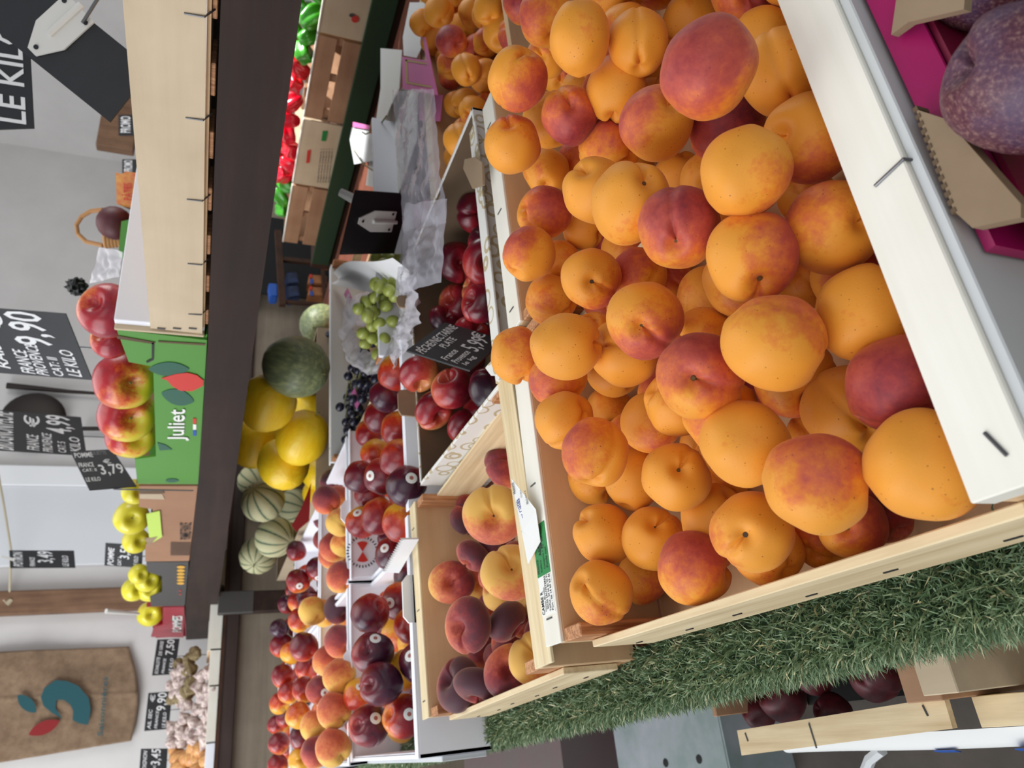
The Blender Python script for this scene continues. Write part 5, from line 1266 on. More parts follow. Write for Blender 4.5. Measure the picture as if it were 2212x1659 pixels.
# long pale crate
t = thing('wooden_crate', 'long pale plywood crate at the near end of the upper shelf', 'crate', (.85, .5, .028))
b = B(); prism(b, [(XF + .004, -.3, .040), (XF + .004, 1.165, .037), (XF + .004, 1.160, .1155), (XF + .004, -.3, .1045)], (.004, 0, 0)); obj('front_panel', b, 'crate_beige', t)
b = B(); bx(b, XF + .009, 1.05, 1.150, 1.164, .034, .168, .001); obj('end_panel', b, 'white_card', t)
b = B(); bx(b, XF + .0005, XF + .012, 1.1645, 1.170, .034, .168, .001); obj('end_cap', b, 'crate_beige', t)
b = B(); bx(b, 1.04, 1.05, -.3, 1.150, .034, .13); obj('back_panel', b, 'white_card', t)
b = B(); bx(b, XF + .009, 1.04, -.3, 1.150, .034, .038); obj('base', b, 'plywood', t)
for k, (ix, iy) in enumerate(((430, 38), (430, 262), (430, 437), (430, 575), (430, 683))):
    p = hitx(ix, iy, XF); b = B(); tube(b, [(XF + .0035, p.y + .002, .058), (XF + .0025, p.y, .040), (XF + .012, p.y - .004, .031)], .0011, 5); obj('staple', b, 'steel', t)
for k in range(3):
    p = hitx(348 + 34 * k, 713, XF); b = B(); bx(b, XF + .002, XF + .004, p.y - .0015, p.y + .0015, p.z - .006, p.z + .006); obj('staple', b, 'steel', t)
for k in range(10):
    b = B(); yy = .2 + k * .1; bx(b, XF + .012, XF + .05, yy, yy + .045, .0285, .034, .001); obj('base_slat', b, 'pine_endgrain', t)
# apple boxes
def front(label, poly, mat, name='cardboard_box', back=.40, ztop=None):
    ys = [p[0] for p in poly]; zs = [p[1] for p in poly]; y0, y1 = min(ys), max(ys); z0 = min(zs)
    t = thing(name, label, 'box', (XF + .2, (y0 + y1) / 2, z0))
    b = B(); prism(b, [(XF + .002, y, z) for y, z in poly], (.005, 0, 0)); obj('front_panel', b, mat, t)
    zt = ztop or max(zs)
    for ya, yb in ((y0, y0 + .005), (y1 - .005, y1)): b = B(); bx(b, XF + .007, XF + back, ya, yb, z0 + .002, zt - .02); obj('side_panel', b, mat, t)
    b = B(); bx(b, XF + back, XF + back + .005, y0, y1, z0 + .002, zt - .02); obj('back_panel', b, mat, t)
    b = B(); bx(b, XF + .007, XF + back, y0, y1, z0, z0 + .004); obj('base', b, mat, t)
    return t
def fx(px, py): p = hitx(px, py, XF + .002); return (p.y, p.z)
def decal(t, pxs, mat, name, th=.0007, lift=.0008):
    pts = [(XF + .002 - lift, *fx(x, y)) for x, y in pxs]; b = B(); prism(b, pts, (-th, 0, 0)); return obj(name, b, mat, t)
def ell(cx, cy, a, b_, rot=0, n=20, pinch=0):
    o = []
    for k in range(n):
        t_ = 2 * PI * k / n; x = a * math.cos(t_); y = b_ * math.sin(t_) * (1 - pinch * abs(math.cos(t_)) ** 2.5)
        o.append((cx + x * math.cos(rot) - y * math.sin(rot), cy + x * math.sin(rot) + y * math.cos(rot)))
    return o
gbx = front('bright green apple box printed with a red fruit and dark leaves', [fx(x, y) for x, y in ((447, 735), (428, 1046), (297, 1045), (291, 992), (337, 986), (331, 792), (278, 782), (252, 712))], 'green_print')
decal(gbx, ell(365, 796, 44, 15, 0, pinch=.5), 'teal_print', 'printed_leaf'); decal(gbx, ell(384, 857, 36, 17, .25, pinch=.5), 'teal_print', 'printed_leaf')
decal(gbx, [(348, 815), (380, 806), (405, 803), (425, 808), (440, 820), (438, 832), (415, 843), (390, 842), (372, 832), (362, 820)], 'red_print', 'printed_fruit', lift=.0016)
decal(gbx, [(340, 955), (358, 960), (372, 970), (345, 972)], 'teal_print', 'printed_leaf'); decal(gbx, ell(372, 1037, 14, 4), 'teal_print', 'printed_leaf')
for k, m_ in enumerate(('red_print', 'white_print', 'blue_print')): decal(gbx, [(417, 902 + k * 13), (424, 903 + k * 13), (424, 914 + k * 13), (417, 914 + k * 13)], m_, 'printed_flag')
decal(gbx, [(252, 725), (258, 724), (336, 738), (333, 742), (254, 730)], 'brown_card_dark', 'fold_edge'); decal(gbx, [(342, 735), (444, 741), (443, 745), (342, 738)], 'brown_card_dark', 'fold_edge')
decal(gbx, [(328, 738), (333, 738), (332, 776), (318, 783), (316, 779), (328, 773)], 'mark_black', 'hand_hole')
def lx(t, s, px0, py0, px1, py1, m_, sh_=0):
    """print s on the shelf fronts; px0..px1 is its height in the photograph, py0..py1 its run"""
    a = hitx(px0, py0, XF - .0006); u_ = hitx(px0, py1, XF - .0006) - a; v_ = hitx(px1, py0, XF - .0006) - a; letter(s, a, u_, v_, m_, t, shear=sh_)
lx(gbx, 'Juliet', 362, 952, 408, 884, 'white_print')
bb = front('plain brown cardboard box of yellow apples printed with black code blocks', [fx(x, y) for x, y in ((427, 1050), (408, 1212), (314, 1213), (314, 1180), (325, 1172), (330, 1100), (300, 1095), (300, 1050))], 'kraft_brown')
decal(bb, [(300, 1058), (352, 1058), (356, 1064), (300, 1064)], 'brown_card_dark', 'fold_edge'); decal(bb, [(302, 1066), (350, 1066), (356, 1078), (302, 1076)], 'kraft', 'tab')
lx(bb, 'POMMES FRANCE', 388, 1166, 412, 1130, 'ink'); lx(bb, '|||||||||||', 368, 1200, 410, 1172, 'ink')
b = B(); prism(b, [hitx(x, y, XF - .004) for x, y in ((316, 1112), (345, 1105), (350, 1160), (330, 1172), (322, 1160))], (.003, 0, 0)); obj('tissue', b, 'lime_tissue', bb)
b = B(); prism(b, [hitx(x, y, XF - .006) for x, y in ((312, 1165), (340, 1160), (322, 1180))] , (.004, 0, 0)); obj('corner_flap', b, 'brown_card', bb)
gy = front('charcoal apple box with yellow lettering on the upper shelf', [fx(x, y) for x, y in ((407, 1214), (399, 1309), (326, 1310), (324, 1290), (350, 1280), (350, 1245), (318, 1235), (316, 1214))], 'charcoal_card', back=.35)
lx(gy, '●●●●●●', 382, 1263, 398, 1222, 'yellow_print'); lx(gy, '+ +', 386, 1286, 392, 1274, 'red_print')
rd_ = front('crimson apple box at the far end of the upper shelf', [fx(x, y) for x, y in ((398, 1311), (396, 1377), (326, 1376), (332, 1355), (352, 1350), (352, 1312))], 'crimson_card', back=.3)
lx(rd_, 'POMMES', 372, 1365, 392, 1330, 'white_print'); decal(rd_, ell(377, 1338, 7, 4), 'teal_print', 'printed_leaf')
# apples
AP = [(268, 822, 64, .055, .45, .15, .45, .68, 'red and yellow apple with its stem end facing us, nearest in the green box'), (274, 897, 60, .055, .3, .2, .2, .72, 'orange-red apple in the middle of the green box'), (283, 938, 53, .05, .35, .25, 0, .7, 'yellow-red apple with dark stem hollow at the far end of green box'),
      (234, 672, 62, .05, -.5, -.3, .1, 1.0, 'large shiny dark red apple above the crate end'), (240, 735, 42, .08, -.5, -.3, 0, .9, 'smaller dark red apple behind the large dark red one')]
for ix, iy, r_, dx, ax, ay, q_, am, lab in AP:
    p = hitx(ix, iy, XF + dx); d_ = p.dot(CF); R_ = r_ * d_ / FPX; tc = -p.normalized(); s = CD * ax - CR * ay + tc * math.sqrt(max(.05, 1 - ax * ax - ay * ay))
    put_fruit('apple', p, R_, s, tc, am, 1.0, lab, 'apple', 'apples on the upper shelf', 3 if ax > 0 else 0)
for ix, iy, r_, am, lab, ax in ((284, 1118, 37, .05, 'big yellow apple with a deep hollow above the brown box', .05), (293, 1168, 28, .08, 'yellow apple behind the big one above the brown box', .5), (291, 1062, 28, .0, 'greenish apple half behind the slanted slate', .5), (289, 1273, 26, .0, 'yellow-green apple on the left of the charcoal box', .6), (300, 1240, 22, .08, 'upper yellow apple above the charcoal box', .6),
                            (318, 1252, 27, .10, 'yellow apple lying in the charcoal box notch', .5), (325, 1272, 28, .08, 'lower yellow apple in the charcoal box with visible stem', .0), (324, 1326, 27, .2, 'yellow apple with the white tag above the crimson box', .1), (343, 1352, 13, 1.0, 'small red apple at the end of the crimson box', .5)):
    p = hitx(ix, iy, XF + .06); d_ = p.dot(CF); tc = -p.normalized(); put_fruit('apple', p, r_ * d_ / FPX, CD * ax - CR * .1 + tc * .8, tc, am, 1.0, lab, 'apple', 'apples on the upper shelf', 3 if ax < .2 else 0)
b = B(); a1, a2 = hitx(229, 1320, XF + .01), hitx(300, 1326, XF + .01); tube(b, [a1, a2], .011, 8, .006); tag(obj('plastic_tag', b, 'white_plastic'), 'white plastic tag stuck upright in an apple on the far end box', 'tag')

# ------------------------------------------------------------------ slates
sign('raisin', 'price_sign', 'tall hanging slate reading RAISIN FRANCE PROVENCE 9€90 LE KILO above the red apples', [('RAISIN', .10, .26, .66, .36), ('FRANCE', .04, .44, .40, .55), ('PROVENCE', .03, .56, .50, .66), ('CAT: II', .03, .70, .32, .78), ('LE KILO', .05, .82, .45, .93), ('9,90', .48, .50, .98, .84), ('€', .72, .34, .92, .47)], rod=0.045)
sign('blanc', 'price_sign', 'square slate reading BRUGNON/PECHE 4€99 KILO by the round pan', [('BRUGNON/PECHE', .03, .06, .97, .30), ('FRANCE', .05, .42, .42, .54), ('PROVENCE', .03, .57, .48, .67), ('CAT: 5', .03, .72, .30, .80), ('KILO', .08, .84, .44, .95), ('4,99', .50, .62, .98, .92), ('€', .62, .40, .92, .56)], rod=0.06)
sign('pomme', 'price_sign', 'slanted slate reading 3€79 leaning on the green box', [('POMME', .04, .06, .46, .20), ('JULIETTE', .42, .04, .80, .18, 'chalk_faint'), ('3,79', .42, .42, .96, .72), ('€', .60, .28, .78, .40), ('FRANCE', .03, .34, .36, .46), ('CAT: II', .05, .50, .36, .58), ('LE KILO', .03, .72, .34, .82)], rod=0.05)
sign('kilo', 'price_sign', 'slate reading LE KILO cut by the top left corner', [('LE KILO', .06, .60, 1.04, .92)])
sign('s_hang', 'price_sign', 'narrow slate clipped to the string across the back wall', [('POTIRON', .1, .05, .9, .2), ('FRANCE', .1, .3, .6, .38), ('3,49', .3, .42, .95, .7), ('LE KILO', .1, .8, .7, .9)])
sign('s_apple', 'price_sign', 'small slate standing behind the yellow apples', [('POMME', .05, .08, .8, .25), ('CAT 1', .05, .35, .4, .45), ('3,50', .35, .4, .95, .7), ('LE KILO', .05, .78, .5, .9)], rod=0.08)
sign('s_b1', 'price_sign', 'small slate on the back wall beside the apple shelf end', [('ECHALOTE', .05, .1, .5, .25), ('DE GRISE', .55, .15, .95, .3), ('FRANCE', .05, .4, .45, .52), ('7,50', .55, .45, .98, .85), ('LE KILO', .05, .7, .45, .85)], rod=-0.084)
sign('s_b2', 'price_sign', 'middle small slate on the back wall above the garlic', [('AIL SEC', .05, .1, .55, .25), ('€', .75, .1, .95, .3), ('FRANCE', .05, .4, .5, .52), ('9,90', .5, .4, .98, .85), ('LE KILO', .05, .7, .45, .85)], rod=-0.084)
sign('s_b3', 'price_sign', 'small slate on the back wall above the onions, at the photo bottom', [('OIGNON', .1, .1, .9, .25), ('3,45', .3, .4, .98, .8), ('FRANCE', .05, .5, .28, .6)], rod=-0.084)
t, f, u, v, n, wd, hh = sign('slate', 'price_sign', 'black slate seen from behind with white holder at the top left', [])
holder(t, f, u, v, n, .006, -.012, .085, .052, (dep(100, 152, .95) - dep(190, 70, .95)).normalized(), (dep(150, 25, .95) - dep(208, 85, .95)).normalized())
b = B(); tube(b, [dep(178, 50, .94), dep(225, -25, .94)], .0022, 6); obj('rod', b, 'steel', t)

# ------------------------------------------------------------------ things on and by the back wall
YW = 4.75
def wq(x, y, d=0): return hity(x, y, YW - .01 - d)
b = B(); nu, nv = 40, 50
cs = [wq(-60, 1412, .01), wq(278, 1397, .01), wq(284, 1600, .01), wq(-60, 1658, .01)]
def bf(s, t_):
    if s > .999: pass
    p = quad3(cs, s, t_); w_ = .020 * (1 + noise.noise(p * 5)) + .008 * noise.noise(p * 15) + .010 * math.exp(-((t_ - .42 - .1 * s) / .012) ** 2)
    bul = .04 * math.sin(t_ * PI) * s; p = p + Vector((0, 0, -bul)) ; p.y -= w_ + .006 * math.sin(t_ * 9 + s * 4); return p
sheet(b, bf, nu, nv); sk = obj('burlap_sack', b, 'burlap', smooth=True); tag(sk, 'brown burlap sack with teal and red fruit logo hanging on the back wall', 'sack')
sm = sk.modifiers.new('thickness', 'SOLIDIFY'); sm.thickness = .006; sm.offset = 1
def onsack(pxs, mat, name, sub=0):
    pts = [hity(x, y, YW - .068) for x, y in pxs]; b = B(); prism(b, pts, (0, .002, 0)); return obj(name, b, mat, sk)
onsack(ell(58, 1520, 27, 14, .75, pinch=.5), 'burlap_teal', 'printed_leaf'); onsack(ell(95, 1572, 36, 14, -.42, pinch=.5), 'burlap_red', 'printed_leaf')
arc = [(94, 1525), (88, 1506), (96, 1486), (120, 1469), (145, 1471), (170, 1482), (192, 1508), (196, 1535), (190, 1566), (172, 1563), (157, 1556), (158, 1535), (152, 1522), (138, 1512), (122, 1512), (120, 1530), (135, 1552), (112, 1540)]
onsack(arc, 'burlap_teal', 'printed_apple')
a = hity(210, 1590, YW - .07); letter('Saisonnières', a, hity(222, 1462, YW - .07) - a, hity(222, 1590, YW - .07) - a, 'burlap_teal', sk)
b = B(); tube(b, [wq(-10, 990, .2), wq(8, 1090, .2), wq(24, 1190, .15), wq(20, 1300, .02)], .006, 6); tube(b, [wq(8, 1296, .04), wq(16, 1304, .04), wq(22, 1298, .05), wq(14, 1306, .05)], .012, 6); tag(obj('string', b, 'rope'), 'pale string across the back wall knotted on the wooden post', 'string')
b = B(); frame_box(b, wq(18, 1206, .56), Vector((.3, 0, .9)).normalized(), Vector((.9, 0, -.3)).normalized(), Vector((0, 1, 0)), .03, .006, .004); tag(obj('clothespin', b, 'white_plastic'), 'pale clothespin holding the narrow slate to the string', 'clothespin')
b = B(); c = wq(72, 905, .05); 
for k in range(1): bmesh.ops.create_uvsphere(b, u_segments=28, v_segments=14, radius=.17, matrix=Matrix.Translation(c) @ Matrix.Diagonal((1, .22, 1, 1)))
tag(obj('hanging_pan', b, 'iron', smooth=True), 'dark round pan hanging on the white wall behind the slates', 'pan')
b = B(); tube(b, [wq(15, 833, .03), wq(90, 840, .03), wq(150, 846, .03), wq(230, 851, .03)], .02, 8, .009); tag(obj('iron_tool', b, 'iron'), 'dark iron tool hanging on the wall right under the tall slate', 'tool')
b = B(); tube(b, [wq(178, 926, .03), wq(235, 926, .03)], .014, 8); tag(obj('iron_tool', b, 'iron'), 'short dark iron bar on the wall between the slates', 'tool')
# shelf bracket on the right wall
b = B(); p = hity(245, 308, 3.9); zz = hity(212, 308, 3.9).z; bx(b, hity(245, 332, 3.9).x, 4.05, 3.84, 3.9, zz - .2, zz, .006)
tag(obj('wood_bracket', b, 'old_post'), 'dark old timber block on the wall near the corner', 'timber')
for (x0_, x1_, y0_, y1_, lb) in ((256, 292, 248, 292, 'small slate half hidden behind the pale crate, near the timber block'), (264, 292, 344, 374, 'dark slate corner behind the pale crate, above the pasta bag')):
    p0 = dep(x0_, y1_, 3.2); p1 = dep(x0_, y0_, 3.2); p2 = dep(x1_ + 20, y0_, 3.2); p3 = dep(x1_ + 20, y1_, 3.2); b = B(); prism(b, [p0, p1, p2, p3], CF * .01); o = tag(obj('price_sign', b, 'slate'), lb, 'price sign')
    letter('PROMO', p0 + (p2 - p0) * .1 - CF * .006, (p1 - p0) * .8, (p3 - p0) * .4, 'chalk', o)
# things on the shelf behind the tray
b = B(); pk = [dep(252, 440, 1.9), dep(250, 372, 1.9), dep(262, 376, 1.9), dep(272, 370, 1.9), dep(300, 374, 1.9), dep(310, 445, 1.9)]; prism(b, pk, CF * .06); o = tag(obj('pasta_bag', b, 'orange_pack'), 'orange printed packet standing behind the pale crate', 'packet')
letter('PÂTES', dep(262, 432, 1.895), dep(262, 395, 1.895) - dep(262, 432, 1.895), dep(285, 432, 1.895) - dep(262, 432, 1.895), 'red_print', o)
b = B(); prism(b, [dep(x, y, 1.85) for x, y in ((262, 478), (300, 470), (300, 560), (255, 555))], CF * .08); tag(obj('green_packet', b, 'green_print'), 'green and teal packet behind the apple tray', 'packet')
bs = thing('wicker_basket', 'small wicker basket with an arched handle and red fruit, behind the apples', 'basket', dep(240, 490, 2.0))
c = dep(232, 492, 2.0); b = B(); tube(b, [dep(222 , 453, 2.0), dep(196, 456, 2.0), dep(176, 468, 2.0), dep(165, 486, 2.0), dep(168, 505, 2.0), dep(186, 522, 2.0), dep(222, 530, 2.0)], .006, 8); obj('handle', b, 'wicker', bs)
b = B()
for k in range(6):
    o_ = .008 * k; tube(b, [c + Vector((math.cos(a) * (.052 - .002 * k), math.sin(a) * (.052 - .002 * k), -o_)) for a in [2 * PI * i / 20 for i in range(21)]], .0055, 6)
obj('bowl', b, 'wicker', bs)
b = B(); bmesh.ops.create_uvsphere(b, u_segments=16, v_segments=10, radius=.045, matrix=Matrix.Translation(dep(248, 482, 1.95))); o = obj('wrapped_meat', b, 'dusky_plum', smooth=True); tag(o, 'dark red wrapped lump beneath the wicker basket', 'food')
b = crumple([dep(195, 610, 1.75), dep(215, 535, 1.75), dep(262, 545, 1.72), dep(258, 600, 1.72)], .03, 9.0, 30, 30); tag(obj('plastic_bag', b, 'milky_film', smooth=True), 'crumpled clear bag beside the large dark red apple', 'bag')
b = B(); bmesh.ops.create_icosphere(b, subdivisions=3, radius=.022, matrix=Matrix.Translation(dep(166, 620, 1.8)))
for v_ in b.verts: v_.co += (v_.co - dep(166, 620, 1.8)).normalized() * .012 * noise.noise(v_.co * 180)
tube(b, [dep(170, 622, 1.8), dep(190, 632, 1.8), dep(205, 640, 1.78)], .007, 6); tag(obj('dried_flower', b, 'mark_black'), 'black dried seed head sticking up by the dark red apple', 'flower')

# ------------------------------------------------------------------ back counter with garlic and onions
YB = 3.62
t = thing('back_counter', 'grey wood counter with dark edge under the garlic and onions', 'counter', (1.2, 3.9, FL))
b = B(); bx(b, -.6, 3.4, YB, YB + .03, FL, -.14); obj('front_panel', b, 'grey_oak', t)
b = B(); bx(b, -.6, 3.4, YB - .03, YB + .04, -.14, -.085, .003); obj('edge_beam', b, 'dark_beam_x', t)
b = B(); bx(b, -.6, 3.4, YB + .04, 4.6, -.12, -.085); obj('counter_top', b, 'dark_beam_x', t)
b = B(); bx(b, -.6, 3.4, YB - .035, YB - .03, -.085, -.070); obj('ledge', b, 'stall_brown', t)
def cr(label, ya, yb, xa, xb, mat):
    p0 = hity(xb, yb, YB); p1 = hity(xb, ya, YB); z1 = hity(xa, (ya + yb) / 2, YB).z
    return thin_box(label, p0.x, p1.x, YB, YB + .45, z1, -.083, mat, 'plywood', 'wooden_crate', 'small crates on the back counter', cat='crate', th=.008)
cr('pale crate on back counter behind the dark post, mostly hidden', 1400, 1300, 452, 478, 'white_board')
cr('pale crate holding the brown garlic on the back counter', 1478, 1404, 452, 478, 'white_board')
cr('pale crate of garlic bulbs on the back counter', 1600, 1482, 448, 478, 'white_board')
cr('white crate of onions on the back counter at the photo bottom', 1700, 1604, 442, 474, 'white_card')
thin_box('wooden crate behind striped melons with a white and blue label', *[hity(475, 1262, YB).x, hity(475, 1150, YB).x], YB, YB + .4, hity(440, 1200, YB).z, -.083, 'pine_pale', 'plywood', 'wooden_crate', 'small crates on the back counter', cat='crate', th=.008)
p = hity(462, 1205, YB - .004); b = B(); bx(b, p.x - .07, p.x + .07, YB - .003, YB - .001, p.z - .012, p.z + .012); o = tag(obj('paper_label', b, 'white_print'), 'white label with red and blue marks on the crate behind the striped melons', 'label')
for dx, m_ in ((-.01, 'red_print'), (-.035, 'blue_print')): b = B(); bx(b, p.x + dx, p.x + dx + .014, YB - .0045, YB - .003, p.z - .009, p.z + .009); obj('printed_mark', b, m_, o)
b = B(); p = hity(500, 1085, YB - .3); bx(b, p.x - .14, p.x + .16, YB - .02, YB + .0, -.12, -.02); o = tag(obj('milk_packet', b, 'white_print'), 'white and green packet beyond the striped melons', 'packet')
b = B(); bx(b, p.x - .13, p.x + .15, YB - .023, YB - .02, -.06, -.03); obj('green_band', b, 'label_green', o)
rnd = random.Random(21)
def heap(kind, n, x0, x1, y0, y1, z0, z1, r, lab, cat, group):
    for i in range(n):
        x = rnd.uniform(x0, x1); y = rnd.uniform(y0, y1); q = (y - y0) / (y1 - y0)
        z = z0 + (z1 - z0) * q * rnd.uniform(.75, 1.05)
        put_fruit(kind, Vector((x, y, z)), r * rnd.uniform(.85, 1.15), Vector((rnd.gauss(0, 1), rnd.gauss(0, 1), .6)), Vector((0, -1, 0)), .5, 1, lab, cat, group)
gx0, gx1 = hity(460, 1600, YB).x, hity(460, 1425, YB).x
heap('garlic_bulb', 46, gx0, gx1, YB + .02, YB + .42, -.055, .13, .030, 'white and purple garlic bulb in the heap on the back counter', 'garlic', 'garlic bulbs on the back counter')
heap('brown_garlic', 12, gx1 - .12, gx1 + .08, YB + .2, YB + .45, .03, .13, .032, 'brown knobbly bulb at the shelf end of the back counter', 'garlic', 'brown bulbs on the back counter')
heap('onion', 26, hity(460, 1659, YB).x - .1, gx0, YB + .03, YB + .42, -.05, .10, .034, 'golden onion in the heap at the bottom of the photo', 'onion', 'onions on the back counter')

# ------------------------------------------------------------------ second stall with bell peppers
XS = 2.0
t = thing('market_stall', 'second dark wooden stall on the far right under the pepper crates', 'stall', (2.5, 1.9, FL))
b = B(); bx(b, XS - .005, 3.1, .6, 2.85, -.46, -.338); obj('stall_top', b, 'stall_brown', t)
b = B(); bx(b, XS + .01, XS + .04, .6, 2.85, FL, -.46); obj('front_panel', b, 'stall_brown', t)
b = B(); bx(b, XS - .02, XS - .005, .6, 2.80, -.41, -.335, .002); obj('grass_edging', b, 'grass_base', t)
def slotcrate(label, ya, yb, slots, mat, paper=False):
    y0 = hitx(700, ya, XS).y; y1 = hitx(700, yb, XS).y
    t = thing('wooden_crate', label, 'crate', (XS + .15, (y0 + y1) / 2, -.337), 'pepper crates')
    z0, z1 = -.337, -.203
    if slots:
        for za, zb in ((z0, -.282), (-.262, z1)): b = B(); bx(b, XS, XS + .006, y0 + .004, y1 - .004, za, zb, .001); obj('front_slat', b, mat, t)
        for f_ in (.0, .46, .93): b = B(); yy = y0 + .004 + (y1 - y0 - .03) * f_; bx(b, XS + .0062, XS + .016, yy, yy + .026, z0, z1); obj('post', b, mat, t)
    else: b = B(); bx(b, XS, XS + .006, y0 + .004, y1 - .004, z0, z1, .001); obj('front_panel', b, mat, t)
    for yy in (y0 + .004, y1 - .010): b = B(); bx(b, XS + .0165, XS + .40, yy, yy + .006, z0, z1); obj('side_panel', b, mat, t)
    b = B(); bx(b, XS + .394, XS + .40, y0 + .01, y1 - .01, z0, z1 - .02); obj('back_panel', b, mat, t)
    b = B(); bx(b, XS - .002, XS + .012, y0 + .004, y1 - .004, z1, z1 + .004); obj('rim', b, 'white_board', t)
    return t
c0 = slotcrate('beige crate with a round red logo at the top of the photo', -60, 74, False, 'crate_beige')
slotcrate('brown crate with two dark slots under the green peppers', 76, 262, True, 'crate_brown')
c2 = slotcrate('beige crate with green and red labels and printed text', 264, 408, False, 'crate_beige')
slotcrate('brown slotted crate at the far end of the pepper row', 410, 535, True, 'crate_brown')
def dx(t, px, mat, name): pts = [hitx(x, y, XS - .0012) for x, y in px]; b = B(); prism(b, pts, (-.0008, 0, 0)); return obj(name, b, mat, t)
dx(c0, ell(767, 41, 8, 8), 'red_print', 'printed_logo'); dx(c0, ell(760, 33, 6, 4), 'charcoal_card', 'printed_logo')
dx(c2, [(697, 283), (708, 283), (704, 305), (694, 304)], 'label_green', 'green_label'); dx(c2, [(664, 325), (672, 323), (668, 352), (661, 352)], 'red_print', 'red_label')
for k in range(5):
    a = hitx(684 + 6 * k, 395, XS - .002); u_ = hitx(692 + 6 * k, 322, XS - .002) - a; v_ = hitx(688 + 6 * k, 395, XS - .002) - a; letter('Origine France Categorie 1', a, u_, v_, 'charcoal_card', c2)
rnd = random.Random(4); i = 0
greens = ('topmost green bell pepper at the crate by the photo top', 'green bell pepper in the sunlight on the pepper heap')
for yy in [1.15 + .075 * k for k in range(20)]:
    for xx in (XS + .07, XS + .16, XS + .26):
        red = yy > 1.76 and yy < 2.35 or rnd.random() < .08; z = -.175 + (xx - XS - .07) * .35 + rnd.uniform(-.015, .02)
        put_fruit('bell_pepper', Vector((xx + rnd.uniform(-.01, .01), yy + rnd.uniform(-.01, .01), z)), rnd.uniform(.036, .045), Vector((rnd.gauss(0, 1), rnd.gauss(0, 1), rnd.gauss(0, 1))), Vector((-1, 0, .5)), 1.3 if red else -.2, 1.1,
                  ('shiny red' if red else 'shiny green') + ' bell pepper heaped in the sunny crates at the top', 'pepper', ('red' if red else 'green') + ' bell peppers in the crates')
t = thin_box('small wooden box on the second stall ledge below the grass edging', 1.90, 1.985, 1.20, 1.36, -.455, -.53, 'crate_beige', 'plywood', 'wooden_box')
b = B(); bx(b, 1.88, 2.0, 1.0, 2.0, -.545, -.53); tag(obj('low_shelf', b, 'stall_brown'), 'narrow brown ledge under the second stall', 'shelf')

# ------------------------------------------------------------------ rack with packets beyond the peppers
t = thing('shelf_rack', 'brown wooden rack with packets beyond the pepper crates', 'rack', (2.2, 3.3, FL))
Yr = 3.3
for (x, y0_, y1_) in ((612, 530, 660), (716, 540, 640)): pass
def rb(px0, py0, px1, py1, wdt, name, z=None):
    a, c = hity(px0, py0, Yr), hity(px1, py1, Yr); b = B(); tube(b, [a, c], wdt, 4); return obj(name, b, 'stall_brown', t)
rb(600, 500, 610, 660, .022, 'shelf_board'); rb(606, 560, 720, 572, .016, 'upright'); rb(690, 480, 702, 660, .012, 'shelf_board'); rb(612, 652, 720, 660, .012, 'upright')
b = B(); bx(b, hity(660, 642, Yr + .22).x, hity(660, 480, Yr + .22).x, Yr + .22, Yr + .24, -.55, -.1); obj('back_panel', b, 'black_cloth', t)
def pkt(label, px, mat, nm, Y=Yr + .03, th=.08):
    pts = [hity(x, y, Y) for x, y in px]; b = B(); prism(b, pts, (0, th, 0)); bmesh.ops.bevel(b, geom=b.edges[:], offset=.006, segments=2, affect='EDGES'); return tag(obj(nm, b, mat), label, nm.replace('_', ' ').split()[-1])
pkt('upper blue and black bag on the wooden rack', ((618, 588), (642, 586), (646, 612), (620, 614)), 'blue_bag', 'blue_bag'); pkt('lower blue and black bag on the wooden rack', ((618, 617), (644, 615), (648, 640), (622, 645)), 'blue_bag', 'blue_bag')
for k in range(2):
    o = pkt(('upper' if k == 0 else 'lower') + ' sliced bread packet with blue ends on the rack', ((668, 592 + 26 * k), (708, 594 + 26 * k), (708, 615 + 26 * k), (664, 613 + 26 * k)), 'bread_pack', 'bread_packet')
    a = [hity(x, y + 26 * k, Yr + .026) for x, y in ((670, 603), (676, 603), (676, 613), (670, 613))]; b = B(); prism(b, a, (0, -.002, 0)); obj('blue_band', b, 'blue_print', o)
    a = [hity(x, y + 26 * k, Yr + .026) for x, y in ((668, 593), (674, 593), (674, 600), (668, 600))]; b = B(); prism(b, a, (0, -.002, 0)); obj('red_band', b, 'red_print', o)
pkt('teal packet on the top of the wooden rack', ((683, 520), (712, 522), (712, 540), (684, 540)), 'teal_pack', 'teal_packet'); pkt('orange box on the wooden rack beside the slate', ((702, 540), (716, 541), (714, 568), (700, 566)), 'orange_box', 'orange_box')
pkt('bright blue packet at the rack end by the dark beam', ((580, 610), (600, 612), (600, 640), (584, 640)), 'blue_print', 'blue_packet')

# ------------------------------------------------------------------ under the stall
t = thing('painted_box', 'grey painted box with greenish stains under the stall edge', 'box', (.2, 1.1, -.85))
zt = -1.10
ya_ = hitz(1322, 1560, zt).y; yb_ = hitz(1552, 1560, zt).y
b = B(); prism(b, [(-.16, ya_, zt), (.6, ya_, zt), (.6, yb_, zt), (-.16, yb_, zt)], (0, 0, -.012)); obj('lid', b, 'painted_grey', t)
b = B(); bx(b, -.158, .6, yb_ - .006, yb_ + .004, FL, zt - .002); obj('front', b, 'painted_grey', t)
b = B(); bx(b, -.158, -.15, yb_ + .004, ya_, FL, zt - .002); obj('side', b, 'painted_grey', t)
for ix, iy in ((1438, 1648), (1510, 1640)):
    q = hitz(ix, iy, zt + .0006); b = B(); prism(b, [(q.x + .010 * math.cos(a), q.y + .012 * math.sin(a), q.z) for a in [2 * PI * k / 12 for k in range(12)]], (0, 0, .0006)); obj('hole', b, 'mark_black', t)
b = B(); bx(b, -.14, .3, 2.2, 3.15, FL, -1.0); tag(obj('painted_plinth', b, 'pink_paint'), 'worn pinkish grey block under the far part of the stall', 'block')
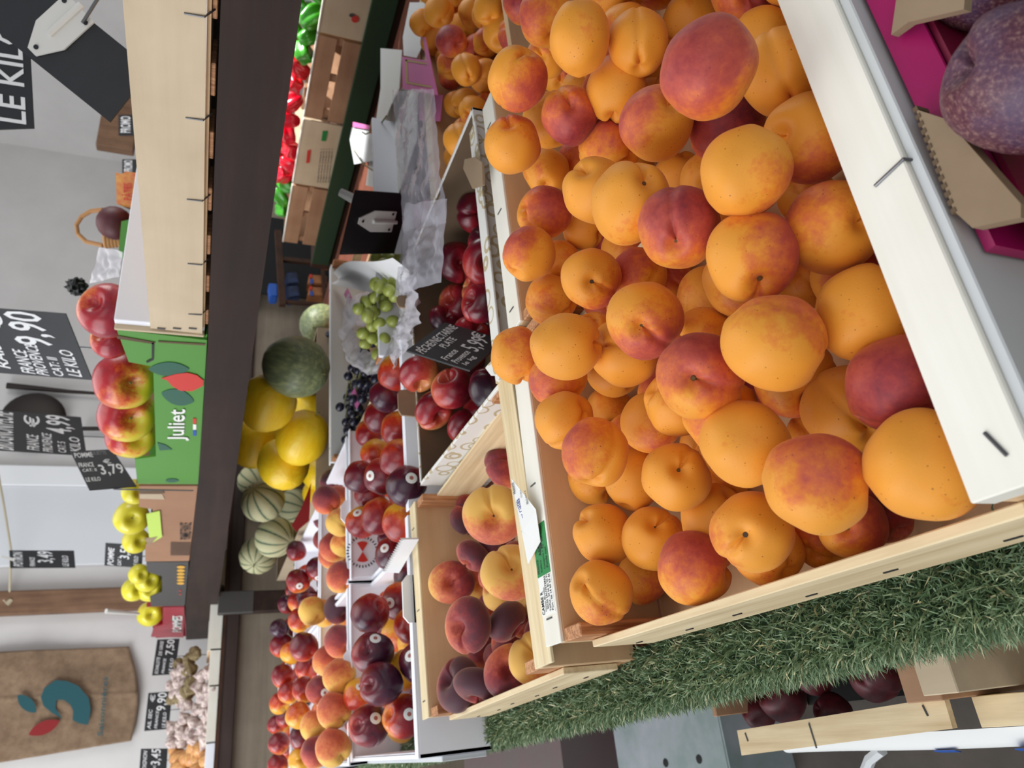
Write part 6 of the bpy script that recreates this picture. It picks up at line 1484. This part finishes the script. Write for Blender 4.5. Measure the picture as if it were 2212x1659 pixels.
# lower fruit crate
zt = -.60
b = B(); bx(b, .0, 1.2, -.3, .95, -.745, -.722); tag(obj('lower_shelf', b, 'stall_brown'), 'dark board under the stall carrying the lower crate', 'shelf')
t = thing('wooden_crate', 'pale wooden crate of dark fruit under the stall at the bottom right', 'crate', (.15, .6, -.74))
A = hitz(1592, 1578, zt); Bq = hitz(2038, 1505, zt); xm = (A.x + Bq.x) / 2 + .004
b = B(); prism(b, [A, Bq, hitz(2058, 1574, zt), hitz(1602, 1632, zt)], (0, 0, -.006)); obj('side_slat', b, 'pine_pale_y', t)
b = B(); bx(b, xm + .006, .40, A.y - .008, A.y, zt - .11, zt + .03, .001); obj('end_panel', b, 'crate_brown', t)
b = B(); bx(b, xm + .006, .40, Bq.y - .045, Bq.y - .010, zt - .11, zt + .035, .001); obj('end_panel', b, 'crate_beige', t)
b = B(); bx(b, xm + .001, xm + .04, Bq.y - .008, Bq.y + .03, zt - .11, zt + .012, .001); obj('corner_block', b, 'crate_brown', t)
b = B(); bx(b, xm + .006, .40, Bq.y - .045, A.y, zt - .115, zt - .11); obj('base', b, 'mark_black', t)  # base coloured black to stand in for the shade inside the crate
b = B(); bx(b, .385, .40, Bq.y - .01, A.y - .009, zt - .11, zt + .03); obj('back_panel', b, 'brown_card_dark', t)
for f_ in (.05, .42, .92): b = B(); yy = A.y + (Bq.y - A.y) * f_; xs_ = A.x + (Bq.x - A.x) * f_ - .004; tube(b, [(xs_, yy, zt + .0005), (xs_ - (.024 if f_ == .42 else .009), yy - .002, zt + .0005)], .001, 5); obj('staple', b, 'steel', t)
b = B(); bx(b, xm - .024, xm + .001, Bq.y - .25, Bq.y - .002, zt - .062, zt - .030, .0006); obj('lower_slat', b, 'pine_pale_y', t)
b = B(); bx(b, xm + .006, .40, Bq.y - .16, Bq.y - .12, zt - .11, zt + .04, .001); obj('end_panel', b, 'crate_beige', t)
t2 = thing('paper_banner', 'white paper strip with blue and red print hanging from the lower crate', 'banner', (xm, .6, zt - .08))
b = B(); sheet(b, lambda s, q: (xm - .026 - .01 * math.sin(q * 3) - .012 * q, A.y + .0 + (Bq.y - A.y) * 1.3 * s, zt - .050 - .028 * q - .006 * math.sin(s * 9)), 40, 6); o = obj('strip', b, 'paper', t2, smooth=True)
for (fa, fb, m_) in ((.74, .82, 'blue_print'), (1.02, 1.1, 'blue_print'), (1.2, 1.28, 'red_print')):
    b = B(); ya, yb = A.y + (Bq.y - A.y) * fa, A.y + (Bq.y - A.y) * fb; prism(b, [(xm - .043, ya, zt - .056), (xm - .043, yb, zt - .056), (xm - .046, yb + .01, zt - .075), (xm - .046, ya + .01, zt - .075)], (-.0008, 0, 0)); obj('printed_band', b, m_, t2)
letter('DE MELIN', Vector((xm - .047, A.y + (Bq.y - A.y) * .60, zt - .060)), Vector((0, (Bq.y - A.y) * .12, 0)), Vector((-.001, 0, -.012)), 'crimson_card', t2)
b = B(); tube(b, [hitz(1905, 1620, -.68), hitz(1880, 1640, -.69), hitz(1868, 1670, -.70)], .006, 6); tag(obj('strap', b, 'white_card_grey'), 'grey strap hanging below the lower crate', 'strap')
rnd = random.Random(31); labs = ('dark plum deep in the crate under the stall, left side', 'dark plum in the middle of the crate under the stall', 'reddish plum just below the brown stall edge', 'dark plum at the right of the crate under the stall', 'half-hidden dark plum by the lower crate rim', 'dark plum under the grass, against the crate end')
for (ix, iy, rp, lab) in ((1690, 1530, 50, labs[0]), (1890, 1480, 55, labs[1]), (2000, 1425, 45, labs[3]), (1760, 1480, 42, labs[2]), (1800, 1560, 40, labs[4]), (1640, 1560, 36, labs[5])):
    p = hitz(ix, iy - 22, zt - .035); o = put_fruit('apricot', p, rp * p.dot(CF) / FPX, (0.3, .2, 1), (-1, -.3, .3), 1, 1, lab, 'plum', 'plums under the stall', 0); o.name = 'plum'; o.data = o.data.copy(); o.data.materials[0] = MATS['dusky_plum']
